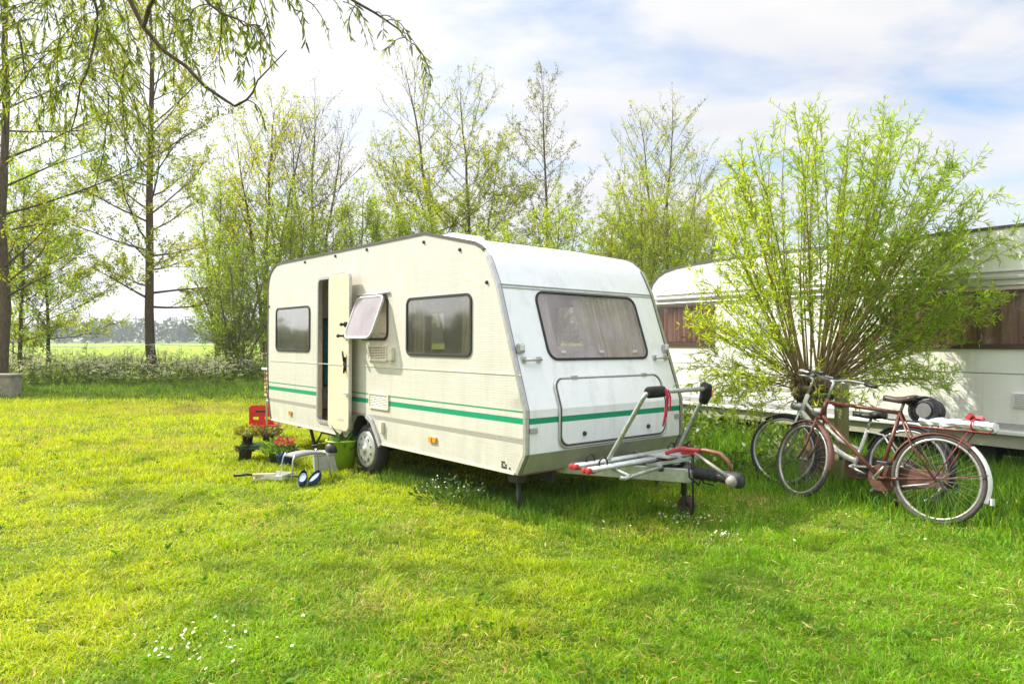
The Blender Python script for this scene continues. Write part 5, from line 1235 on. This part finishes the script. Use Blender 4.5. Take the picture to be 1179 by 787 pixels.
OLIVE = ((0.15, 0.18, 0.025), (0.21, 0.24, 0.03), (0.29, 0.29, 0.035), (0.18, 0.23, 0.025))
LIME = ((0.20, 0.30, 0.015), (0.27, 0.36, 0.02), (0.34, 0.40, 0.02), (0.22, 0.31, 0.015))
YEL = ((0.26, 0.28, 0.015), (0.33, 0.34, 0.02), (0.22, 0.27, 0.015))
MIDG = ((0.14, 0.22, 0.03), (0.19, 0.28, 0.04), (0.25, 0.33, 0.04))
DULL = ((0.12, 0.12, 0.05), (0.17, 0.15, 0.07), (0.13, 0.14, 0.04))
GB = 'trees along the far edge of the lawn'
g = ground_at(179, 24.2)
grow_tree('alder_tree', 'straight dark trunk with wide level branches standing alone on the verge', g, 15.5, 101, 0.22, 0.17, 50, (3.6, 0.9), (10, 52), leaders=[((-0.3, 0), 15.5, 1.0)], sec=0.36, twig=0.30, leaves=4.6, lsize=0.11, pal=OLIVE, bend=0.22, group=GB)
g = ground_at(-1, 20.0)
grow_tree('alder_tree', 'thick trunk cut off by the left picture edge behind the concrete block', g, 15, 102, 0.21, 0.16, 44, (4.2, 0.9), (10, 55), sec=0.42, twig=0.33, leaves=5.2, lsize=0.10, pal=OLIVE + LIME[:2], bend=0.2, group=GB)
g = ground_at(55, 25.0)
grow_tree('small_tree', 'low round olive tree with a thin trunk at the field edge', g, 5.6, 103, 0.10, 0.22, 30, (2.3, 0.7), (5, 60), sec=0.25, twig=0.22, leaves=6, lsize=0.10, pal=OLIVE + MIDG[:1], group=GB)
g = ground_at(22, 23.0)
grow_tree('small_tree', 'bright green sapling growing beside the left trunk', g, 6.8, 104, 0.09, 0.15, 34, (1.9, 0.5), (15, 60), sec=0.28, twig=0.25, leaves=5, lsize=0.10, pal=LIME, group=GB)
g = ground_at(272, 24.5)
grow_tree('willow_shrub', 'dense many stemmed green shrub touching the rear of the cream caravan', g, 5.4, 105, 0.07, 0.08, 20, (1.1, 0.3), (35, 65), leaders=[((math.cos(a) * rr_, math.sin(a) * rr_), hh * 0.88, 0.8) for a, rr_, hh in [(0.2, 1.0, 4.9), (1.2, 0.8, 5.3), (2.2, 1.1, 4.8), (3.1, 1.4, 4.2), (4.0, 0.9, 4.9), (5.0, 1.1, 4.7), (5.8, 1.4, 4.3), (0.7, 0.3, 5.5), (3.6, 0.3, 5.2), (2.7, 1.6, 3.4), (6.1, 1.7, 3.4)]], sec=0.27, twig=0.25, leaves=3.3, lsize=0.11, lw=0.34, pal=MIDG + LIME[:1], bark=BARK_L, cat='shrub')
g = ground_at(305, 30)
grow_tree('alder_tree', 'forked sparse tree rising behind the caravan rear corner', g, 11.6, 106, 0.16, 0.28, 30, (3.0, 0.9), (20, 60), leaders=[((-1.3, 0.3), 10.2, 0.8), ((0.5, 0), 11.6, 1.0), ((1.7, -0.4), 10.6, 0.8), ((-2.3, 0.5), 8.0, 0.6)], sec=0.4, twig=0.35, leaves=2.3, lsize=0.12, pal=YEL, group=GB)
g = ground_at(362, 32)
grow_tree('ash_tree', 'almost bare tree with pale upright twigs above the caravan roof', g, 12.4, 107, 0.15, 0.3, 34, (2.5, 1.0), (32, 66), leaders=[((-1.2, 0.2), 11.0, 0.8), ((0.2, 0), 12.4, 1.0), ((1.5, 0.3), 11.2, 0.8)], sec=0.36, twig=0.3, leaves=1.2, lsize=0.11, pal=DULL + YEL[:1], bark=BARK_L, leaf_z=([0, 0.5, 1], [2.5, 1.2, 0.25]), group=GB)
for px, dp, H_, sd_, lab in ((330, 28, 7.4, 121, 'soft lime tree rising just above the rear end of the roof'), (480, 30, 7.0, 122, 'pale green tree right behind the roof ridge'), (560, 31, 6.2, 123, 'low pale green tree just right of the roof ridge'), (415, 28, 7.6, 108, 'lime green feathery tree rising behind the middle of the roof'), (375, 29, 6.2, 109, 'lime green bush beside the feathery tree behind the door'), (250, 29, 8.2, 110, 'light green tree filling the gap between the alder and the shrub'), (452, 30, 6.4, 111, 'short yellow green tree before the two leaning trunks')):
    g = ground_at(px, dp); grow_tree('young_tree', lab, g, H_, sd_, 0.09, 0.18, 26, (1.5, 0.5), (35, 68), leaders=[((-0.7, 0), H_ * 0.92, 0.8), ((0.1, 0.2), H_, 1.0), ((0.8, -0.2), H_ * 0.85, 0.8)], sec=0.28, twig=0.26, leaves=3.6, lsize=0.12, lw=0.5, pal=LIME, bark=BARK_L, group=GB)
g = ground_at(522, 34)
grow_tree('alder_tree', 'tall tree leaning left with olive leaves and a bare tip above the roof', g, 14.9, 112, 0.17, 0.25, 38, (3.7, 1.0), (16, 60), leaders=[((-2.4, 0), 14.9, 1.0), ((-3.8, 0.5), 10.8, 0.6)], sec=0.42, twig=0.36, leaves=2.6, lsize=0.13, pal=YEL + OLIVE[:2], leaf_z=([0, 0.5, 0.8, 1], [1.3, 1.3, 0.5, 0.15]), group=GB)
g = ground_at(541, 35)
grow_tree('alder_tree', 'upright tree with yellow green tufts beside the left leaning one', g, 14.3, 113, 0.17, 0.22, 40, (3.9, 1.0), (10, 58), leaders=[((-0.7, 0), 14.3, 1.0), ((1.6, 0.4), 11.0, 0.6)], sec=0.42, twig=0.36, leaves=2.9, lsize=0.13, pal=YEL + OLIVE[:2], leaf_z=([0, 0.6, 0.85, 1], [1.0, 1.3, 0.8, 0.3]), group=GB)
g = ground_at(632, 35)
grow_tree('alder_tree', 'slim conical tree with grey twigs in the middle of the row', g, 14.4, 114, 0.15, 0.2, 50, (2.9, 0.7), (12, 57), leaders=[((-0.3, 0), 14.4, 1.0)], sec=0.38, twig=0.34, leaves=2.3, lsize=0.11, pal=DULL + OLIVE[:2], leaf_z=([0, 0.45, 0.6, 1], [2.6, 2.0, 1.0, 0.9]), group=GB)
g = ground_at(762, 37)
grow_tree('alder_tree', 'broad tree with bare grey top and dense yellow green lower crown', g, 13.9, 115, 0.15, 0.14, 42, (3.6, 0.9), (15, 60), leaders=[((-0.9, 0), 13.2, 0.9), ((0.6, 0.3), 13.9, 1.0), ((-2.1, 0.2), 10.6, 0.6), ((2.2, 0.0), 11.0, 0.6)], sec=0.4, twig=0.34, leaves=2.0, lsize=0.12, pal=YEL + DULL[:1], leaf_z=([0, 0.5, 0.6, 1], [4.0, 3.2, 0.9, 0.6]), group=GB)
for px, dp, H_, sd_, lab in ((640, 29, 7.3, 116, 'round lime bush behind the front of the caravan roof'), (705, 30, 6.9, 117, 'yellow green bush in the gap before the bare topped tree'), (735, 31, 8.6, 118, 'feathery yellow green tree just left of the white caravan'), (800, 31, 7.4, 119, 'small green tree behind the end of the white caravan'), (590, 29, 5.6, 120, 'low lime shrub peeping over the roof hatch')):
    g = ground_at(px, dp); grow_tree('young_tree', lab, g, H_, sd_, 0.09, 0.15, 26, (1.7, 0.5), (25, 62), leaders=[((-0.8, 0), H_ * 0.9, 0.8), ((0.1, 0.2), H_, 1.0), ((0.9, -0.2), H_ * 0.88, 0.8)], sec=0.3, twig=0.26, leaves=4.2, lsize=0.12, lw=0.5, pal=LIME + YEL[:2], bark=BARK_L, group=GB)

# ---- pollard willow
def pollard():
    rng = np.random.default_rng(201); base = ground_at(935, 7.75); HZ = 1.06
    o = thing('pollard_willow', 'pollarded willow with fresh green shoots in front of the white caravan', 'tree', base)
    k = 9; t = np.linspace(0, 1, k); tp = np.stack([0.03 * np.sin(t * 4), 0.02 * np.cos(t * 5), t * HZ - 0.03], 1); tr = np.interp(t, [0, 0.25, 0.6, 0.85, 1], [0.16, 0.12, 0.115, 0.16, 0.17])
    v1, f1 = tubes_np([(tp, tr)], 14)
    v1 += rng.normal(size=v1.shape) * 0.008
    head = MB()
    for i in range(75):
        a = rng.uniform(0, 6.28); r = 0.21 * rng.uniform(0.1, 1) ** 0.5; head.ball((r * math.cos(a), r * math.sin(a), HZ + rng.uniform(-0.16, 0.10) * (1.25 - r * 3)), rng.uniform(0.025, 0.07), (1, 1, rng.uniform(0.7, 1.6)), 8, 6)
    hv = np.array(head.v); hv += rng.normal(size=hv.shape) * 0.007; hf = np.array(head.f)
    np_mesh('trunk', np.concatenate([v1, hv]), [np.concatenate([f1, hf + len(v1)])], BARK_W, o, None, True)
    # the shoots end on an uneven dome, fuller and taller to the right
    lim = [(846, 455), (806, 420), (806, 340), (814, 250), (842, 165), (893, 112), (945, 112), (985, 128), (1022, 112), (1062, 132), (1110, 155), (1172, 185), (1168, 240), (1140, 320), (1110, 390), (1075, 430)]
    ends = []
    for i in range(140):
        u = ((i * 0.6180339 + 0.03 * rng.normal()) % 1.0) * (len(lim) - 1.001); a = int(u); px = lim[a][0] + (lim[a + 1][0] - lim[a][0]) * (u - a); py = lim[a][1] + (lim[a + 1][1] - lim[a][1]) * (u - a)
        s = rng.uniform(0.55, 1.0) ** 0.6 if i > 50 else rng.uniform(0.93, 0.99)
        px = 938 + (px - 938) * s; py = 440 + (py - 440) * s
        dy = rng.uniform(-1.05, 1.05) * (1 - 0.25 * s); dd_ = 7.75 + dy; e = np.array([(px - CX) / FPX * dd_ - base.x, dy, height_at(py, dd_)])
        ends.append(e)
    for i in range(7):     # drooping lower wands towards the viewer and the left
        a = rng.uniform(2.6, 5.6); e = np.array([1.15 * math.cos(a), 0.8 * math.sin(a), rng.uniform(0.75, 1.1)]); ends.append(e)
    shoots = []; tw = []; LP = []; LA = []; LL = []
    for e in ends:
        # keep the wands clear of the caravan wall behind
        w = base.x + e[0], base.y + e[1]; dd = dist_van2(np.array(w[0]), np.array(w[1]))
        if dd < 0.25: e[0] -= E2.x * (0.25 - dd); e[1] -= E2.y * (0.25 - dd)
        a = math.atan2(e[1], e[0]); st = np.array([0.13 * math.cos(a) * rng.uniform(0.4, 1.3), 0.13 * math.sin(a) * rng.uniform(0.4, 1.3), HZ + rng.uniform(-0.08, 0.10)])
        L = np.linalg.norm(e - st); m = 10; t = np.linspace(0, 1, m + 1)[:, None]
        c = (st + e) / 2 + np.array([(e[0] - st[0]) * 0.16, (e[1] - st[1]) * 0.16, -0.10 * L * 0.3]) + rng.normal(size=3) * 0.05 * L
        pp = st * (1 - t) ** 2 + 2 * c * t * (1 - t) + e * t ** 2; hf_ = min(1.0, math.hypot(e[0], e[1]) / max(0.3, L)); pp = pp + np.stack([e[0] * 0.07 * t[:, 0] ** 3, e[1] * 0.05 * t[:, 0] ** 3, -0.16 * L * hf_ * t[:, 0] ** 4], 1); pp[1:] += np.cumsum(rng.normal(size=(m, 3)) * 0.006, 0)
        r0 = 0.0036 + 0.0026 * L * rng.uniform(0.7, 1.2); shoots.append((pp, np.linspace(r0, 0.0022, m + 1)))
        ns = int(L / 0.060)
        for j in range(ns):
            q = rng.uniform(0.10, 1.0) ** 0.72; f = q * m; ia = min(m - 1, int(f)); p = pp[ia] + (pp[ia + 1] - pp[ia]) * (f - ia); bd = unit(pp[ia + 1] - pp[ia])
            if q > 0.30 and rng.uniform() < 0.62:
                d = unit(bd * rng.uniform(0.4, 1.0) + unit(rng.normal(size=3)) * 0.8 + np.array([0, 0, 0.1])); TL = rng.uniform(0.12, 0.42) * (1.15 - 0.5 * q)
                te = curve_pts(p, d, TL, 3, 0.1, 0.12, rng); tw.append((te, np.array([0.0028, 0.0024, 0.002, 0.0012])))
                nl = int(TL / 0.020)
                for _ in range(nl):
                    s = rng.uniform(0.1, 1.0) * 3; ib = min(2, int(s)); pos = te[ib] + (te[ib + 1] - te[ib]) * (s - ib); LP.append(pos); LA.append(unit(te[ib + 1] - te[ib]) * 0.8 + unit(rng.normal(size=3)) * 0.8); LL.append(rng.uniform(0.04, 0.085))
            else:
                for _ in range(3): LP.append(p); LA.append(bd * 0.9 + unit(rng.normal(size=3)) * 0.75); LL.append(rng.uniform(0.05, 0.10))
    v, f = tubes_np(shoots, 5); np_mesh('shoots', v, [f], bark_mat('wand_bark', (0.20, 0.145, 0.06), (0.34, 0.26, 0.11), 20), o, None, True)
    v, f = tubes_np(tw, 3); np_mesh('twigs', v, [f], bark_mat('green_twig', (0.16, 0.16, 0.05), (0.22, 0.22, 0.07), 20), o, None, True)
    LP = np.array(LP); LA = np.array(LA); LL = np.array(LL); n = len(LP); v, f, k = leaf_arrays(LP, LA, LL, LL * 0.165, rng, 0.2, True)
    pal = np.array([(0.28, 0.42, 0.05), (0.36, 0.48, 0.05), (0.46, 0.54, 0.05), (0.52, 0.56, 0.05)])
    key = 1.0 - 0.7 * LP[:, 0] + 0.9 * rng.normal(size=n)      # leaves turn yellower towards the left side of the bush
    c = pal[np.clip(key.astype(int), 0, 3)] * rng.uniform(0.75, 1.25, (n, 1))
    np_mesh('crown', v, f, leafy('willow_leaf', 0.6, 0.4, (1.7, 1.55, 0.5), 0.4), o, np.repeat(c, k, 0))
pollard()

# post beside the willow
o = thing('wooden_post', 'mossy square wooden post behind the bicycles', 'post', ground_at(969, 7.45), R(20))
b = MB(); b.box((0, 0, 0.55), (0.105, 0.105, 1.10)); b.box((0, 0, 1.115), (0.09, 0.09, 0.03), None, 0.6); b.build('post_shaft', bark_mat('mossy_timber', (0.16, 0.17, 0.06), (0.28, 0.26, 0.13), 10), o, 0.006)
b = MB(); b.tube([(-0.06, -0.06, 0.85), (0.06, -0.06, 0.86), (0.06, 0.06, 0.87), (-0.06, 0.06, 0.86)], 0.008, 6, closed=True); b.build('tie', M['rubber'], o)

# ---- overhanging willow close to the viewer, trunk out of sight on the left
def overhang():
    rng = np.random.default_rng(301); base = Vector((-5.4, 3.3, 0))
    o = thing('weeping_willow', 'willow whose leafy boughs hang into the top left of the view', 'tree', base)
    B = np.array(base)
    def W(px, py, d): return np.array([(px - CX) / FPX * d, d, EYE + (CY - py) / FPX * d]) - B
    big = [(np.array([(0, 0, -0.05), (0.05, 0.0, 1.2), (0.15, 0.1, 2.4), (0.2, 0.2, 3.6), (0.1, 0.3, 5.0), (-0.1, 0.3, 6.5)]), np.array([0.30, 0.24, 0.22, 0.19, 0.14, 0.07]))]
    limbs = []
    def limb(pts, r0, r1):
        pts = [np.array(p, float) for p in pts]; m = 16; out = []
        for i in range(m + 1):      # catmull-rom
            u = i / m * (len(pts) - 1); a = min(len(pts) - 2, int(u)); t = u - a; p0 = pts[max(0, a - 1)]; p1 = pts[a]; p2 = pts[a + 1]; p3 = pts[min(len(pts) - 1, a + 2)]
            out.append(0.5 * ((2 * p1) + (-p0 + p2) * t + (2 * p0 - 5 * p1 + 4 * p2 - p3) * t * t + (-p0 + 3 * p1 - 3 * p2 + p3) * t ** 3))
        out = np.array(out); out[1:-1] += rng.normal(size=(m - 1, 3)) * 0.008; limbs.append((out, np.linspace(r0, r1, m + 1))); return out
    A = limb([(0.18, 0.2, 3.4), (1.2, 0.4, 4.3), W(60, -160, 4.0), W(140, -30, 3.8), W(172, 45, 3.8), W(215, 78, 3.8), W(250, 112, 3.8), W(275, 118, 3.8), W(292, 108, 3.8), W(300, 88, 3.8), W(330, 58, 3.8)], 0.017, 0.003)
    Bm = limb([(0.2, 0.2, 3.8), (1.6, 0.6, 4.9), W(120, -200, 4.4), W(260, -140, 4.4), W(370, -30, 4.2), W(420, 10, 4.1), W(455, 28, 4.1), W(474, 50, 4.1)], 0.022, 0.002)
    Cm = limb([(0.15, 0.1, 2.9), (0.7, 0.7, 3.6), W(-20, -120, 4.4), W(60, -60, 4.6), W(106, 0, 4.6), W(111, 45, 4.6), W(96, 95, 4.6), W(82, 150, 4.6)], 0.02, 0.004)
    Dm = limb([(0.15, 0.15, 3.0), (0.9, 1.2, 3.6), W(-90, -80, 5.2), W(-20, -30, 5.3), W(20, 30, 5.3), W(30, 100, 5.3)], 0.018, 0.004)
    Em = limb([A[6], W(200, -30, 3.6), W(260, 20, 3.5), W(300, 30, 3.5)], 0.012, 0.003)
    shoots = []; LP = []; LA = []; LL = []
    def hang(p, L, drift, dens=0.015, ls=(0.035, 0.072)):
        m = 9; pts = [p]; d = np.array([drift[0], drift[1], 0.1])
        for i in range(m):
            d = d + np.array([0, 0, -0.28]) + rng.normal(size=3) * 0.10; d = unit(d); pts.append(pts[-1] + d * L / m)
        pts = np.array(pts); shoots.append((pts, np.linspace(0.0035, 0.0012, m + 1)))
        for _ in range(int(L / dens)):
            s = rng.uniform(0.12, 1.0) * m; a = min(m - 1, int(s)); pos = pts[a] + (pts[a + 1] - pts[a]) * (s - a); LP.append(pos); LA.append(unit(pts[a + 1] - pts[a]) * 0.8 + unit(rng.normal(size=3)) * 0.7 + np.array([0, 0, -0.35])); LL.append(rng.uniform(*ls))
    spots = []
    for i in range(240):      # curtain of hanging wands, thinning to the right
        px = rng.uniform(-60, 250); py = rng.uniform(-160, 110) if px < 150 else rng.uniform(-140, 40); spots.append((px, py, rng.uniform(4.2, 7.0), rng.uniform(0.35, 1.0) * (1.0 if px < 130 else 0.75)))
    for i in range(16): spots.append((rng.uniform(240, 330), rng.uniform(-60, 10), rng.uniform(3.5, 4.2), rng.uniform(0.25, 0.5)))
    for px, py, d, L in spots: hang(W(px, py, d), L, rng.normal(size=2) * 0.5)
    for px, py, L in ((352, 0, 0.30), (395, 2, 0.33), (402, 8, 0.22), (440, 18, 0.14), (362, -10, 0.28), (335, -12, 0.2), (288, -30, 0.35)): hang(W(px, py, 4.15), L, (0.3, 0.1), 0.016, (0.03, 0.05))
    for pts, _ in limbs[:5]:      # leaves and wands along the limbs that are in view
        for q in range(7, 17):
            if pts is A or pts is limbs[0][0]:
                if rng.uniform() < 0.35: hang(pts[q], rng.uniform(0.12, 0.3), rng.normal(size=2) * 0.8, 0.03)
            else:
                hang(pts[q], rng.uniform(0.15, 0.4), rng.normal(size=2) * 0.8, 0.022, (0.04, 0.08))
    v1, f1 = tubes_np(big, 12); v2, f2 = tubes_np(limbs, 7); np_mesh('trunk', np.concatenate([v1, v2]), [np.concatenate([f1, f2 + len(v1)])], BARK, o, None, True)
    v, f = tubes_np(shoots, 4); np_mesh('twigs', v, [f], BARK, o, None, True)
    LP = np.array(LP); LA = np.array(LA); LL = np.array(LL); n = len(LP); v, f, k = leaf_arrays(LP, LA, LL, LL * 0.17, rng, 0.2, True)
    pal = np.array([(0.10, 0.15, 0.025), (0.15, 0.19, 0.03), (0.22, 0.23, 0.03), (0.12, 0.17, 0.03)]); c = pal[rng.integers(0, 4, n)] * rng.uniform(0.7, 1.3, (n, 1))
    np_mesh('crown', v, f, TREELEAF, o, np.repeat(c, k, 0))
overhang()

# ------------------------------------------------------------------ verge details on the left
def cow_parsley():
    rng = np.random.default_rng(401); n = 1250; x = rng.uniform(-21.5, -8.8, n); y = rng.uniform(21.0, 27.2, n); k = fbm(x, y, 0.6, 2) > 0.30; x, y = x[k], y[k]; n = len(x)
    H = rng.uniform(0.45, 1.1, n) * (0.6 + 0.9 * fbm(x, y, 0.8, 19)); stems = []; LP = []; LA = []; LL = []; FP = []; FR = []
    for i in range(n):
        p = np.array([x[i], y[i], 0]); top = p + np.array([rng.normal() * 0.12, rng.normal() * 0.12, H[i]]); stems.append((np.array([p, (p + top) / 2 + rng.normal(size=3) * 0.02, top]), np.array([0.008, 0.007, 0.005])))
        for b_ in range(4):
            q = p + (top - p) * rng.uniform(0.55, 0.9); e = q + np.array([rng.normal() * 0.18, rng.normal() * 0.18, rng.uniform(0.08, 0.28)]); stems.append((np.array([q, (q + e) / 2, e]), np.array([0.005, 0.004, 0.003]))); FP.append(e); FR.append(rng.uniform(0.03, 0.06))
        FP.append(top); FR.append(rng.uniform(0.04, 0.07))
        for l_ in range(16):
            LP.append(p + (top - p) * rng.uniform(0.02, 0.7) + rng.normal(size=3) * 0.08); LA.append(rng.normal(size=3) + np.array([0, 0, 0.2])); LL.append(rng.uniform(0.08, 0.2))
    v, f = tubes_np(stems, 3); nv = len(v); cols = [np.tile((0.12, 0.18, 0.04), (nv, 1))]
    lv, lf, k = leaf_arrays(np.array(LP), np.array(LA), np.array(LL), np.array(LL) * 0.5, rng); cols.append(np.repeat(np.array([(0.22, 0.32, 0.05), (0.30, 0.38, 0.07)])[rng.integers(0, 2, len(LP))] * rng.uniform(0.7, 1.2, (len(LP), 1)), k, 0))
    FP = np.array(FP); FR = np.array(FR); sub = 6; fp = np.repeat(FP, sub, 0) + rng.normal(size=(len(FP) * sub, 3)) * np.repeat(FR, sub)[:, None] * np.array([0.8, 0.8, 0.2]); L = np.full(len(fp), 0.042) * rng.uniform(0.6, 1.2, len(fp))
    fv, ff, k2 = leaf_arrays(fp, rng.normal(size=(len(fp), 3)) * np.array([1, 1, 0.3]), L, L, rng); cols.append(np.tile((0.66, 0.66, 0.54), (len(fv), 1)))
    o = np_mesh('cow_parsley', np.concatenate([v, lv, fv]), [f, lf[0] + nv, ff[0] + nv + len(lv)], LEAF, None, np.concatenate(cols)); tag(o, 'drift of white flowering cow parsley along the verge', 'wildflowers', None, 'stuff')
cow_parsley()
# low weeds beside the bikes, white flowered
def weeds():
    rng = np.random.default_rng(411); n = 9000; s = rng.uniform(1.6, 5.4, n); d = rng.uniform(0.1, 1.9, n); x = P2.x + E1.x * s - E2.x * d; y = P2.y + E1.y * s - E2.y * d; k = fbm(x, y, 1.7, 15) > 0.42; x, y, d = x[k], y[k], d[k]; n = len(x)
    pos = np.stack([x, y, rng.uniform(0.05, 0.5, n) * np.clip(1.9 - d, 0.3, 1)], 1); L = rng.uniform(0.04, 0.10, n); v, f, kk = leaf_arrays(pos, rng.normal(size=(n, 3)) + np.array([0, 0, 0.3]), L, L * 0.5, rng); c = np.array([(0.08, 0.16, 0.02), (0.14, 0.24, 0.03), (0.20, 0.28, 0.04)])[rng.integers(0, 3, n)] * rng.uniform(0.7, 1.2, (n, 1)); c[rng.uniform(0, 1, n) < 0.05] = (0.6, 0.6, 0.5)
    o = np_mesh('undergrowth', v, f, LEAF, None, np.repeat(c, kk, 0)); tag(o, 'leafy weeds below the willow and white caravan', 'weeds', None, 'stuff')
weeds()
gp = ground_at(237, 25.7)
o = thing('fence_post', 'short dark fence stake standing in the cow parsley', 'post', gp); b = MB(); b.tube([(0, 0, 0), (0.01, 0, 0.35), (0.0, 0, 0.70)], [0.11, 0.105, 0.10], 10); b.build('stake', BARK, o)
o = thing('fence_wire', 'white electric fence tape stretched between the verge trees', 'fence'); b = MB()
pa = ground_at(15, 24.2); pb = ground_at(179, 24.0); pc = ground_at(300, 26.0)
pts = []
for a, c in ((pa, pb), (pb, pc)):
    for i in range(9):
        t = i / 8; p = a.lerp(c, t); p.z = 1.41 - 0.10 * math.sin(PI * t) * (1 if a is pa else 0.6); pts.append(p)
b.tube(pts, 0.012, 5); b.build('tape', M['white_plastic'], o)
b = MB()
for p in (pa, pc): b.tube([(p.x, p.y, 0), (p.x, p.y, 1.5)], 0.02, 6)
b.build('post', BARK, o)
o = thing('concrete_block', 'weathered grey concrete block under the left edge tree', 'block', Vector((-13.72, 18.9, 0)), R(6)); b = MB(); b.box((0, 0, 0.30), (0.62, 0.5, 0.60), None, 0.96); b.build('block_body', simple('weathered_concrete', (0.30, 0.26, 0.21), 0.9, 0, 0.25, 5, 0.4, dirt=(0.16, 0.17, 0.09)), o, 0.02)
b = MB(); b.box((0, 0, 0.62), (0.68, 0.56, 0.05)); b.build('cap', simple('grey_cap', (0.36, 0.33, 0.29), 0.9, 0, 0.2, 6, 0.3), o, 0.01)
plant_leaves(thing('flowering_weed', 'pale flowering weed spilling over the concrete block', 'plant', (-13.85, 18.5, 0)), 260, 0.07, 0.35, 0.75, [(0.5, 0.5, 0.42), (0.12, 0.2, 0.04), (0.16, 0.24, 0.05)], 71, 0.8)

# ------------------------------------------------------------------ the far wood
def far_wood():
    rng = np.random.default_rng(501); P = []; A = []; S = []; C = []
    pal = np.array([(0.05, 0.09, 0.03), (0.07, 0.11, 0.035), (0.09, 0.12, 0.03), (0.05, 0.08, 0.035)])
    xs = np.concatenate([np.arange(-420, 430, 3.5), np.arange(-420, 430, 4.5) + 1])
    for x in xs:
        if rng.uniform() < 0.04: continue
        y = rng.uniform(312, 345); H = rng.uniform(6.0, 11.5) * (1.0 + 0.15 * math.sin(x * 0.03)); w = rng.uniform(3.0, 5.5); n = 170; col = pal[rng.integers(0, 4)]
        u = unit(rng.normal(size=(n, 3))) * rng.uniform(0.5, 1.0, (n, 1)) ** 0.5; P.append(np.stack([x + rng.normal() * 2 + u[:, 0] * w, y + u[:, 1] * w, H * 0.55 + u[:, 2] * H * 0.47], 1)); A.append(rng.normal(size=(n, 3))); S.append(rng.uniform(0.7, 1.8, n)); C.append(np.tile(col, (n, 1)) * rng.uniform(0.7, 1.3, (n, 1)))
    P = np.concatenate(P); A = np.concatenate(A); S = np.concatenate(S); C = np.concatenate(C); v, f, k = leaf_arrays(P, A, S, S * 0.9, rng)
    o = np_mesh('treeline', v, f, LEAF, None, np.repeat(C, k, 0)); tag(o, 'distant wood along the horizon beyond the field', 'wood', None, 'stuff')
far_wood()
def side_wood():
    # hedgerow past the left boundary of the site; it shows as the dark band mirrored in the side windows
    rng = np.random.default_rng(511); P = []; A = []; S = []; C = []
    for y in np.arange(-20, 60, 2.2):
        x = rng.uniform(-74, -66); H = rng.uniform(3.2, 5.4); w = rng.uniform(1.6, 2.6); n = 420; u = unit(rng.normal(size=(n, 3))) * rng.uniform(0.5, 1.0, (n, 1)) ** 0.5
        P.append(np.stack([x + u[:, 0] * w, y + u[:, 1] * w, H * 0.5 + u[:, 2] * H * 0.5], 1)); A.append(rng.normal(size=(n, 3))); S.append(rng.uniform(0.4, 0.9, n)); C.append(np.tile((0.08, 0.11, 0.03), (n, 1)) * rng.uniform(0.6, 1.4, (n, 1)))
    P = np.concatenate(P); A = np.concatenate(A); S = np.concatenate(S); v, f, k = leaf_arrays(P, A, S, S * 0.9, rng)
    o = np_mesh('treeline', v, f, LEAF, None, np.repeat(np.concatenate(C), k, 0)); tag(o, 'hedgerow past the left boundary mirrored in the side windows', 'wood', None, 'stuff')
side_wood()

# ------------------------------------------------------------------ air
def haze(density):
    x0, x1, y0, y1, z0, z1 = -620, 620, -30, 420, -1.0, 21.0
    b = MB(); b.box(((x0 + x1) / 2, (y0 + y1) / 2, (z0 + z1) / 2), (x1 - x0, y1 - y0, z1 - z0))
    m, nt, out = new_mat('haze_air'); v = N(nt, 'ShaderNodeVolumePrincipled'); v.inputs['Color'].default_value = (0.85, 0.92, 1.0, 1); v.inputs['Density'].default_value = density; v.inputs['Anisotropy'].default_value = 0.3
    nt.links.new(v.outputs[0], out.inputs['Volume'])
    o = b.build('haze', m); tag(o, 'thin summer haze in the air', 'haze', None, 'stuff')
haze(0.0007)
